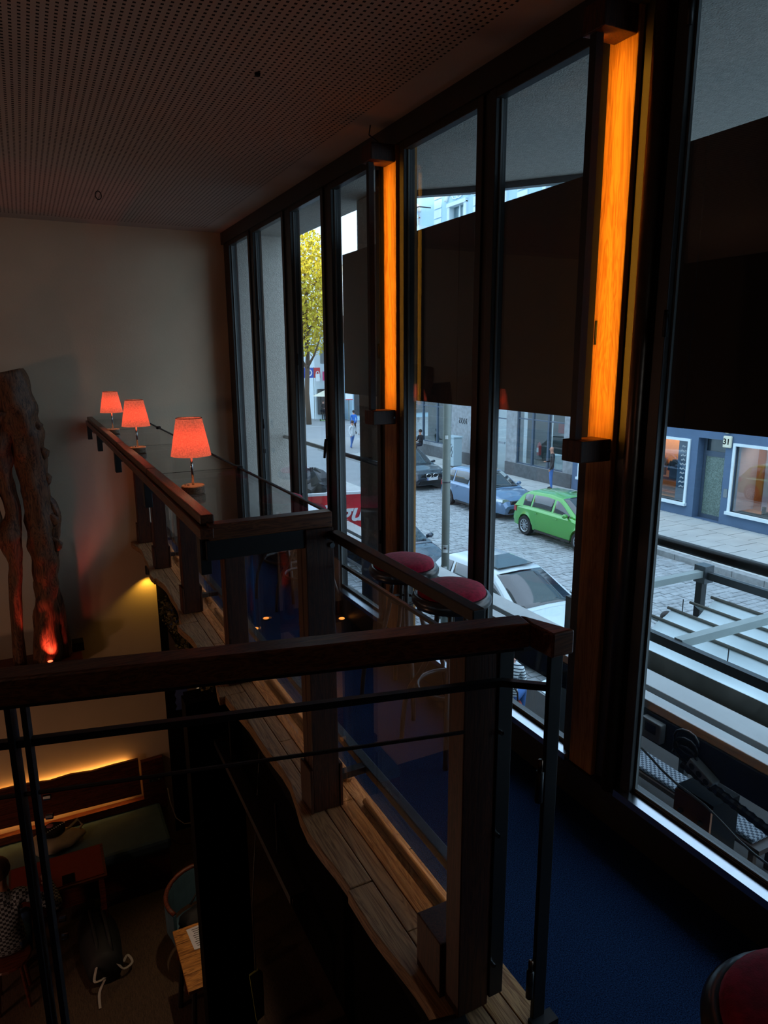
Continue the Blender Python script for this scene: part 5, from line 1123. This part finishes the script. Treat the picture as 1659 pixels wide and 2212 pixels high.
gnarl(T2, [.15, .12, .08, .06, .11, .06, .05, .055], 'side_root', M['driftwood'], dw, seed=4)
gnarl([(-.42, 7.38, 1.6), (-.46, 7.36, 1.0), (-.42, 7.35, .5), (-.36, 7.34, .25), (-.25, 7.34, .2)], [.16, .14, .09, .08, .06], 'side_root', M['driftwood'], dw, seed=7)
gnarl([(.08, 7.36, .62), (.13, 7.36, .45), (.10, 7.36, .22), (.08, 7.36, .02)], [.03, .05, .05, .04], 'knot', M['driftwood'], dw, seed=2, amp=.35)
gnarl([(.05, 7.42, -.2), (.07, 7.44, -.6), (.08, 7.46, -1.06)], [.03, .06, .07], 'side_root', M['driftwood'], dw, seed=9)
for k, (z, x) in enumerate(((1.05, .10), (.8, .10), (.15, .13), (.4, .12), (1.3, .06))): gnarl([(x - .06, 7.33, z + .05), (x, 7.31, z), (x - .03, 7.32, z - .07)], [.03, .045, .02], 'burl', M['driftwood'], dw, n=10, k=3, amp=.4, seed=k)
def spot(name, loc, tgt, e_, col, ang, blend=.4, rad=.02):
    d = bpy.data.lights.new(name, 'SPOT'); d.energy = e_; d.color = col; d.spot_size = math.radians(ang); d.spot_blend = blend; d.shadow_soft_size = rad
    o = bpy.data.objects.new(name, d); COL.objects.link(o); o.location = loc; o.rotation_euler = (Vector(tgt) - Vector(loc)).to_track_quat('-Z', 'Y').to_euler(); return o
M['redglow'] = glow('red_spot_lens', (1, .08, .03), 3.0)
ru = empty('red_uplight', (-.02, 7.24, -1.07), 'small red uplight at the foot of the root sculpture', 'light')
MB().lathe([(.03, 0), (.03, .05)], 14, (-.06, 7.235, -1.069)).build('housing', M['steel'], ru); MB().lathe([(.024, .05), (.024, .053)], 14, (-.06, 7.235, -1.069)).build('lens', M['redglow'], ru)
spot('red_uplight_beam', (-.04, 7.205, -1.0), (-.05, 7.36, -0.1), 10, (1, .10, .05), 70)
spot('red_wash_beam', (-.02, 7.20, -1.0), (.35, 7.65, -.35), 0.5, (1, .12, .08), 60, .6)
# downlights under the gallery edge
dl = empty('gallery_downlight', (1.0, 7.42, -.2), 'small downlight under the gallery edge washing the wall yellow', 'light')
MB().lathe([(.035, 0), (.035, .09)], 14, (.985, 7.575, -.36)).build('housing', M['steel'], dl); MB().box(.97, 1.0, 7.565, 7.585, -.27, -.16).build('stem', M['steel'], dl)
spot('gallery_downlight_beam', (.985, 7.575, -.375), (.80, 7.63, -1.6), 2.6, (1, .55, .06), 100, .6)
d2 = empty('table_downlight', (.9, 4.95, -.3), 'small downlight under the gallery edge above the wooden table', 'light')
MB().lathe([(.035, 0), (.035, .09)], 14, (.885, 4.95, -.40)).build('housing', M['steel'], d2); MB().box(.88, .895, 4.94, 4.96, -.31, -.056).build('stem', M['steel'], d2)
spot('table_downlight_beam', (.885, 4.95, -.41), (.84, 5.0, -2.87), 22, (1, .74, .46), 58, .6)
# backlit board, second board, bench
M['ledstrip'] = glow('amber_led_strip', (1, .45, .10), 6.0)
bb = empty('backrest_board', (.1, 7.55, -2.9), 'long wavy dark wood board on the wall with amber light behind it', 'board')
poly = [(-1.4, -2.90), (.706, -2.95), (.70, -2.50), (.45, -2.50), (.22, -2.51), (0, -2.485), (-.2, -2.50), (-.45, -2.465), (-1.4, -2.46)]
MB().prism(poly, 7.555, 7.59, axis='y').build('board', M['slabwood'], bb, bevel=.004)
MB().box(-1.35, .60, 7.60, 7.615, -2.56, -2.54).build('led_strip', M['ledstrip'], bb); MB().box(-1.35, .60, 7.60, 7.612, -2.90, -2.885).build('led_strip', M['ledstrip'], bb)
for x in (-1.0, .2): MB().box(x, x + .1, 7.591, 7.649, -2.75, -2.65).build('spacer', M['steel'], bb)
b2 = empty('upright_board', (.86, 7.6, -3.25), 'dark upright wood board at the end of the bench wall', 'board')
MB().prism([(.73, -3.25), (.985, -3.22), (.965, -2.56), (.73, -2.57)], 7.58, 7.64, axis='y').build('board', M['slabwood'], b2); MB().box(.80, .94, 7.56, 7.579, -2.83, -2.79).build('plate', M['steel2'], b2)
for x in (.835, .905): MB().tube([(x, 7.559, -2.81), (x, 7.55, -2.81)], .008, 8).build('screw', M['chrome'], b2)
M['teal'] = mat('teal_upholstery', '#4a6a7c', 0.8, var=0.15, scale=8)
bn = empty('wall_bench', (-.2, 7.2, Z_L), 'wall bench with a teal upholstered seat', 'bench')
MB().box(-1.6, .90, 6.88, 7.60, -3.26, -3.12).build('seat', M['teal'], bn, bevel=.04); MB().box(-1.6, .88, 6.95, 7.6, Z_L, -3.262).build('base', M['slabwood'], bn); MB().box(-1.6, .92, 7.57, 7.645, -3.12, -3.03).build('back_ledge', M['slabwood'], bn)
M['redtop'] = mat('deep_red_tabletop', '#7c1416', 0.5, var=0.08)
rt_ = empty('red_table', (-.05, 6.5, Z_L), 'small table with a deep red top beside the bench', 'table')
MB().box(-.62, .215, 6.28, 6.78, -2.90, -2.872).build('edge_frame', M['slabwood'], rt_, bevel=.003); MB().box(-.60, .19, 6.31, 6.76, -2.871, -2.866).build('top', M['redtop'], rt_)
for x in (-.57, .16):
    for y_ in (6.34, 6.72): MB().box(x - .025, x + .025, y_ - .025, y_ + .025, Z_L, -2.901).build('leg', M['slabwood'], rt_)
# bags on the bench
M['offwhite'] = mat('offwhite_canvas', '#b9ad98', 0.9, var=0.2, scale=8, bump=.4, bscale=14)
def sack(mb, c, r, sq, seed, n=20, m_=10, amp=.18):
    i0 = len(mb.v); mb.ball(c, r, n, m_, sq)
    for i in range(i0, len(mb.v)):
        v = Vector(mb.v[i]) - Vector(c); a = math.atan2(v.y, v.x); f = 1 + amp * (math.sin(a * 3 + seed) * .5 + math.sin(a * 7 + v.z * 30 + seed) * .4); mb.v[i] = tuple(Vector(c) + Vector((v.x * f, v.y * f, v.z * (1 + .1 * math.sin(a * 5 + seed)))))
    return mb
wb_ = empty('canvas_bag', (-.2, 7.28, -3.12), 'crumpled off-white canvas bag on the teal bench', 'bag')
sack(MB(), (-.22, 7.28, -3.04), .20, (1.35, .85, .42), 1, amp=.2).build('pouch', M['offwhite'], wb_, smooth=True); MB().tube([(-.1, 7.32, -2.98), (.02, 7.42, -2.95), (.06, 7.36, -2.99), (-.02, 7.25, -3.0)], .014, 6).build('strap', M['offwhite'], wb_, smooth=True)
pb = empty('shoulder_pouch', (-.22, 7.3, -2.96), 'small black pouch with a pink patch and dotted strap on the canvas bag', 'pouch')
MB().prism([(-.36, 7.22), (-.20, 7.20), (-.10, 7.28), (-.12, 7.38), (-.24, 7.42), (-.34, 7.36)], -2.955, -2.89).build('pouch', M['black_cloth'], pb, bevel=.02); MB().ball((-.25, 7.34, -2.889), .035, 12, 6, (1, 1, .3)).build('patch', M['pink_cloth'], pb)
for k in range(12): MB().ball((-.33 + .02 * k, 7.205 + .012 * k, -2.888), .006, 6, 4).build('stud', M['signwhite'], pb)
# seated guest in a checked shirt
sL = sit(.47); sL.update(elR=(-.26, -.02, .72), elL=(.36, -.02, .80), wrL=(.30, -.32, .79), haL=(.26, -.42, .795), wrR=(-.10, -.35, .79), haR=(-.05, -.42, .795))
# local +x is the sitter's left; facing +y after the half turn
sL = {k: (v[0], v[1], v[2]) for k, v in sL.items()}
sL['elR'] = (-.43, -.0, .79); sL['wrR'] = (-.38, -.30, .80); sL['haR'] = (-.34, -.40, .81)
person('guest in a checked flannel shirt and jeans seated at the red table, seen from above', (-.64, 6.02, Z_L), math.pi, sL, [M['check'], M['jeans'], M['skin'], M['shoe']], M['hairbrown'])
wsto = empty('wooden_stool', (-.64, 6.0, Z_L), 'plain wooden stool under the guest in the checked shirt', 'stool'); MB().lathe([(.17, .44), (.18, .45), (.17, .465)], 20, (-.64, 6.0, Z_L)).build('seat', M['slabwood'], wsto)
for k in range(4): MB().tube([(-.64 + .12 * math.cos(k * 1.571 + .78), 6.0 + .12 * math.sin(k * 1.571 + .78), Z_L + .44), (-.64 + .17 * math.cos(k * 1.571 + .78), 6.0 + .17 * math.sin(k * 1.571 + .78), Z_L)], .016, 8).build('leg', M['slabwood'], wsto)
gl = empty('drinking_glass', (-.36, 6.45, -2.866), 'small drinking glass beside the guest\'s hand on the red table', 'glass'); MB().lathe([(.028, 0), (.034, .10), (.032, .10), (.026, .004)], 20, (-.36, 6.42, -2.865)).build('cup', M['bglass'], gl, smooth=True)
nb_ = tag(MB().box(-.17, -.06, 6.32, 6.44, -2.864, -2.857).build('coaster', M['blackwall']), 'dark square coaster at the corner of the red table', 'coaster')
# backpack
M['pack'] = mat('black_nylon', '#15171c', 0.7, var=0.25, scale=10)
bp = empty('backpack', (.09, 6.1, Z_L), 'black backpack with pale straps lying on the floor by the red table', 'backpack')
g = MB(); rings = []
for k in range(12):
    t = k / 11; y_ = 6.52 - .72 * t; x_ = .05 + .06 * t; w_ = .14 + .035 * math.sin(t * 3.1); h_ = .18 + .10 * math.sin(t * 2.6)
    rings.append([(x_ + w_ * math.cos(a) * (1 + .08 * math.sin(a * 4)), y_, Z_L + .005 + h_ / 2 * 1.2 * (1 + math.sin(a))) for a in [i * math.pi / 8 for i in range(16)]])
g.loft(rings).build('body', M['pack'], bp, smooth=True)
sack(MB(), (.06, 6.56, Z_L + .20), .13, (1.05, .8, .7), 3).build('top_flap', M['pack'], bp, smooth=True)
for s in (-.05, .06): MB().tube([(.08 + s, 6.40, Z_L + .33), (.09 + s, 6.2, Z_L + .355), (.10 + s, 6.0, Z_L + .34), (.11 + s, 5.86, Z_L + .27)], .018, 6).build('padded_strap', M['pack'], bp, smooth=True)
M['webbing'] = mat('pale_webbing', '#a8a09c', 0.8, var=0.1)
def ribbon(pts, w_, par, nm='webbing_strap'):
    P = [Vector(p) for p in pts]; out = []
    for i in range(len(P) - 1):
        for j in range(5):
            t = j / 5; a = P[max(0, i - 1)]; b = P[i]; c = P[i + 1]; d = P[min(len(P) - 1, i + 2)]
            out.append(0.5 * ((2 * b) + (c - a) * t + (2 * a - 5 * b + 4 * c - d) * t * t + (3 * b - a - 3 * c + d) * t ** 3))
    out.append(P[-1]); g = MB(); rings = []
    for i, p in enumerate(out):
        q = out[min(len(out) - 1, i + 1)] - out[max(0, i - 1)]; s = q.cross(Vector((0, 0, 1)))
        s = (s.normalized() if s.length > 1e-4 else Vector((1, 0, 0))) * w_ / 2; u = Vector((0, 0, .002))
        rings.append([p - s - u, p + s - u, p + s + u, p - s + u])
    return g.loft(rings).build(nm, M['webbing'], par, smooth=False)
z_ = Z_L
ribbon([(.03, 5.80, z_ + .22), (.0, 5.74, z_ + .14), (.05, 5.70, z_ + .16), (.09, 5.74, z_ + .13), (.03, 5.68, z_ + .06), (.02, 5.56, z_ + .012)], .022, bp)
ribbon([(.19, 5.82, z_ + .2), (.25, 5.78, z_ + .12), (.33, 5.84, z_ + .1), (.30, 5.92, z_ + .12), (.26, 5.88, z_ + .1)], .022, bp)
# teal armchair with a black bag, wooden table with menu
ch = empty('upholstered_chair', (.9, 5.62, Z_L), 'round-backed chair with teal upholstery and wooden rim', 'chair')
MB().loft([[(.93 + r * .27 * math.cos(a), 5.58 + r * .25 * math.sin(a), z) for a in [i * math.pi / 12 for i in range(24)]] for z, r in ((Z_L + .38, .95), (Z_L + .42, 1), (Z_L + .48, .97), (Z_L + .50, .8))]).build('seat', M['teal'], ch, smooth=True)
arc = [math.pi * .5 + (i - 8) * math.pi * .085 for i in range(17)]
g = MB(); inn = [(.93 + .27 * math.cos(a), 5.60 + .25 * math.sin(a)) for a in arc]; n = len(inn)
g.loft([[(x, y_, Z_L + .50) for x, y_ in inn] + [(.93 + (x - .93) * 1.12, 5.60 + (y_ - 5.60) * 1.12, Z_L + .5) for x, y_ in reversed(inn)], [(x, y_, Z_L + .86 - .1 * abs(i - 8) / 8) for i, (x, y_) in enumerate(inn)] + [(.93 + (x - .93) * 1.14, 5.60 + (y_ - 5.60) * 1.14, Z_L + .86 - .1 * abs(7 - i + 1) / 8) for i, (x, y_) in enumerate(reversed(inn))]]).build('backrest', M['teal'], ch)
MB().tube([(.93 + (x - .93) * 1.07, 5.60 + (y_ - 5.60) * 1.07, Z_L + .875 - .1 * abs(i - 8) / 8) for i, (x, y_) in enumerate(inn)], .02, 8).build('wooden_rim', M['slabwood'], ch, smooth=True)
for sx in (-1, 1):
    for sy in (-1, 1): MB().tube([(.93 + sx * .17, 5.58 + sy * .16, Z_L + .39), (.93 + sx * .20, 5.58 + sy * .20, Z_L)], .018, 8).build('leg', M['slabwood'], ch)
bg2 = empty('black_handbag', (.93, 5.5, Z_L + .5), 'black bag with a buckle lying on the teal chair', 'bag')
sack(MB(), (.93, 5.53, Z_L + .60), .15, (1.2, .9, .62), 5).build('pouch', M['pack'], bg2, smooth=True); MB().tube([(.85, 5.62, Z_L + .68), (.93, 5.68, Z_L + .74), (1.02, 5.62, Z_L + .68)], .012, 6).build('handle', M['pack'], bg2, smooth=True); MB().box(.90, .95, 5.49, 5.54, Z_L + .695, Z_L + .71).build('buckle', M['steel2'], bg2)
M['tableoak'] = wood('honey_oak_tabletop', '#7a4a1e', '#c98a45', axis='x', scale=10, stretch=8, rough=.5)
wt = empty('plank_table', (.8, 4.95, Z_L), 'honey oak plank table lit by the downlight', 'table')
for k in range(4): MB().box(.64, .97, 4.65 + k * .165, 4.65 + k * .165 + .161, -2.905, -2.87).build('plank', M['tableoak'], wt, bevel=.003)
MB().box(.68, .94, 4.72, 5.24, -2.96, -2.906).build('apron', M['slabwood'], wt)
for x in (.70, .92):
    for y_ in (4.74, 5.22): MB().tube([(x, y_, -2.96), (x - (.05 if x < .8 else -.02), y_ + (-.05 if y_ < 5 else .05), Z_L)], .022, 8).build('leg', M['steel'], wt)
M['paper'] = mat('menu_paper', '#d6d6e2', 0.8, var=0.03)
mn = empty('menu_sheet', (.82, 5.14, -2.868), 'printed menu sheet lying on the plank table', 'menu'); MB().prism([(.746, 5.262), (.90, 5.270), (.90, 5.02), (.766, 5.022)], -2.868, -2.864).build('sheet', M['paper'], mn)
for k in range(9): MB().box(.785 + .006 * (k % 3), .88 - .012 * (k % 4), 5.235 - k * .023, 5.241 - k * .023, -2.8638, -2.8632).build('printed_line', M['ink'], mn)
# black column under the gallery and hanging steel beam
struct(MB().box(.735, 1.10, 4.40, 4.55, Z_L, -.35).build('steel_column', M['blackwall']))
BX0, BY0, BX1, BY1 = .945, 4.38, .93, 2.78
hb = empty('hanging_beam', (.95, 4.6, -.75), 'dark rectangular steel beam hanging below the gallery', 'beam'); MB().bar((BX0, BY0, -.66), (BX1, BY1, -.66), .085, .045).build('profile', M['steel'], hb)
MB().bar((BX1, BY1 - .001, -.66), (BX1 + .0006, BY1 - .003, -.66), .075, .035).build('end_cap', M['oakdarkz'], hb)
for t in (.2, .8): MB().tube([(BX0 + (BX1 - BX0) * t, BY0 + (BY1 - BY0) * t, -.64), (BX0 + (BX1 - BX0) * t, BY0 + (BY1 - BY0) * t, -.34)], .006, 6).build('hanger', M['steel'], hb)
# planter with foliage under the gallery edge
M['planter'] = mat('dark_planter', '#141312', 0.6); M['ivy'] = mat('dark_ivy_leaf', '#3e4a28', 0.6, col2='#8a7a3c', scale=9)
pn = empty('hanging_planter', (1.02, 5.2, -.75), 'dark planter box of small-leaved ivy below the gallery edge', 'planter')
MB().box(.93, 1.12, 4.45, 6.2, -.75, -.5).build('box', M['planter'], pn)
g = MB()
for k in range(1500):
    c = Vector((rd_.uniform(.92, 1.10), rd_.uniform(4.5, 6.6), -.5 + rd_.uniform(0, .2))); a = Vector((rd_.gauss(0, 1), rd_.gauss(0, 1), rd_.gauss(0, 1))).normalized(); b = a.cross(Vector((rd_.gauss(0, 1), 1, rd_.gauss(0, 1)))).normalized(); s = rd_.uniform(.012, .022)
    g.quad(c - a * s, c + b * s * .7, c + a * s, c - b * s * .7)
tag(g.build('foliage', M['ivy'], pn), kind='stuff')
bx_ = tag(MB().box(.78, .90, 4.62, 4.74, -.78, -.42).box(.79, .89, 4.63, 4.73, -.42, -.415).build('speaker_box', M['blackwall']), 'black box fixed below the gallery beside the ivy', 'box')
M['bluefab'] = mat('blue_pleated_fabric', '#4a5f96', 0.8, var=0.1)
g = MB(); g.v = []
for i in range(40):
    zz = -1.9 + i * .045; xx = 1.12 + .018 * (i % 2)
    g.v += [(xx, 7.35, zz), (xx + .22, 7.30, zz)]
g.f = [(2 * i, 2 * i + 1, 2 * i + 3, 2 * i + 2) for i in range(39)]
o = g.build('pleated_blind', M['bluefab']); o.modifiers.new('th', 'SOLIDIFY').thickness = .004; tag(o, 'blue pleated blind hanging in the dark gap by the wall end', 'blind')
tag(MB().tube([(.99, 7.54, -2.95), (1.0, 7.50, -3.1), (1.04, 7.42, -3.28), (1.12, 7.38, -3.36), (1.3, 7.36, -3.38)], .006, 6).build('white_cable', M['webbing'], smooth=True), 'pale power cable running down beside the upright board', 'cable')
M['yellowcloth'] = mat('yellow_green_cloth', '#8d9440', 0.9, var=0.3, scale=10)
yc_ = empty('cleaning_cloth', (.94, 3.75, -2.0), 'limp yellow green cloth hanging in the dark below the gallery', 'cloth'); MB().prism([(.90, -2.0), (.96, -1.98), (.99, -2.02), (.985, -2.35), (.93, -2.38)], 3.74, 3.755, axis='y').build('cloth', M['yellowcloth'], yc_); MB().tube([(.945, 3.748, -1.98), (.945, 3.748, -1.5), (.99, 3.748, -1.0), (1.05, 3.748, -.345)], .004, 5).build('cord', M['hose'], yc_)
# unseen warm globes added to brighten the room, behind and beside the viewer
M['fillglobe'] = glow('warm_fill_globe', (1, .55, .36), 22.0)
for x, y_, z, gr_, lb in ((-3.2, 4.6, 1.0, .13, 'added warm fill globe out of view far left of the gallery'), (-2.6, 4.6, -2.55, .13, 'added warm fill globe out of view low in the lower room'), (-1.9, -1.6, 2.0, .062, 'small added warm fill globe out of view behind the viewer')):
    e = empty('added_fill_globe', (x, y_, z), lb, 'lamp', 'added warm fill globes out of view'); MB().ball((x, y_, z), gr_, 20, 14).build('globe', M['fillglobe'], e, smooth=True); MB().tube([(x, y_, z + gr_), (x, y_, Z_C)], .006, 6).build('cord', M['steel'], e)
bpy.context.view_layer.update()
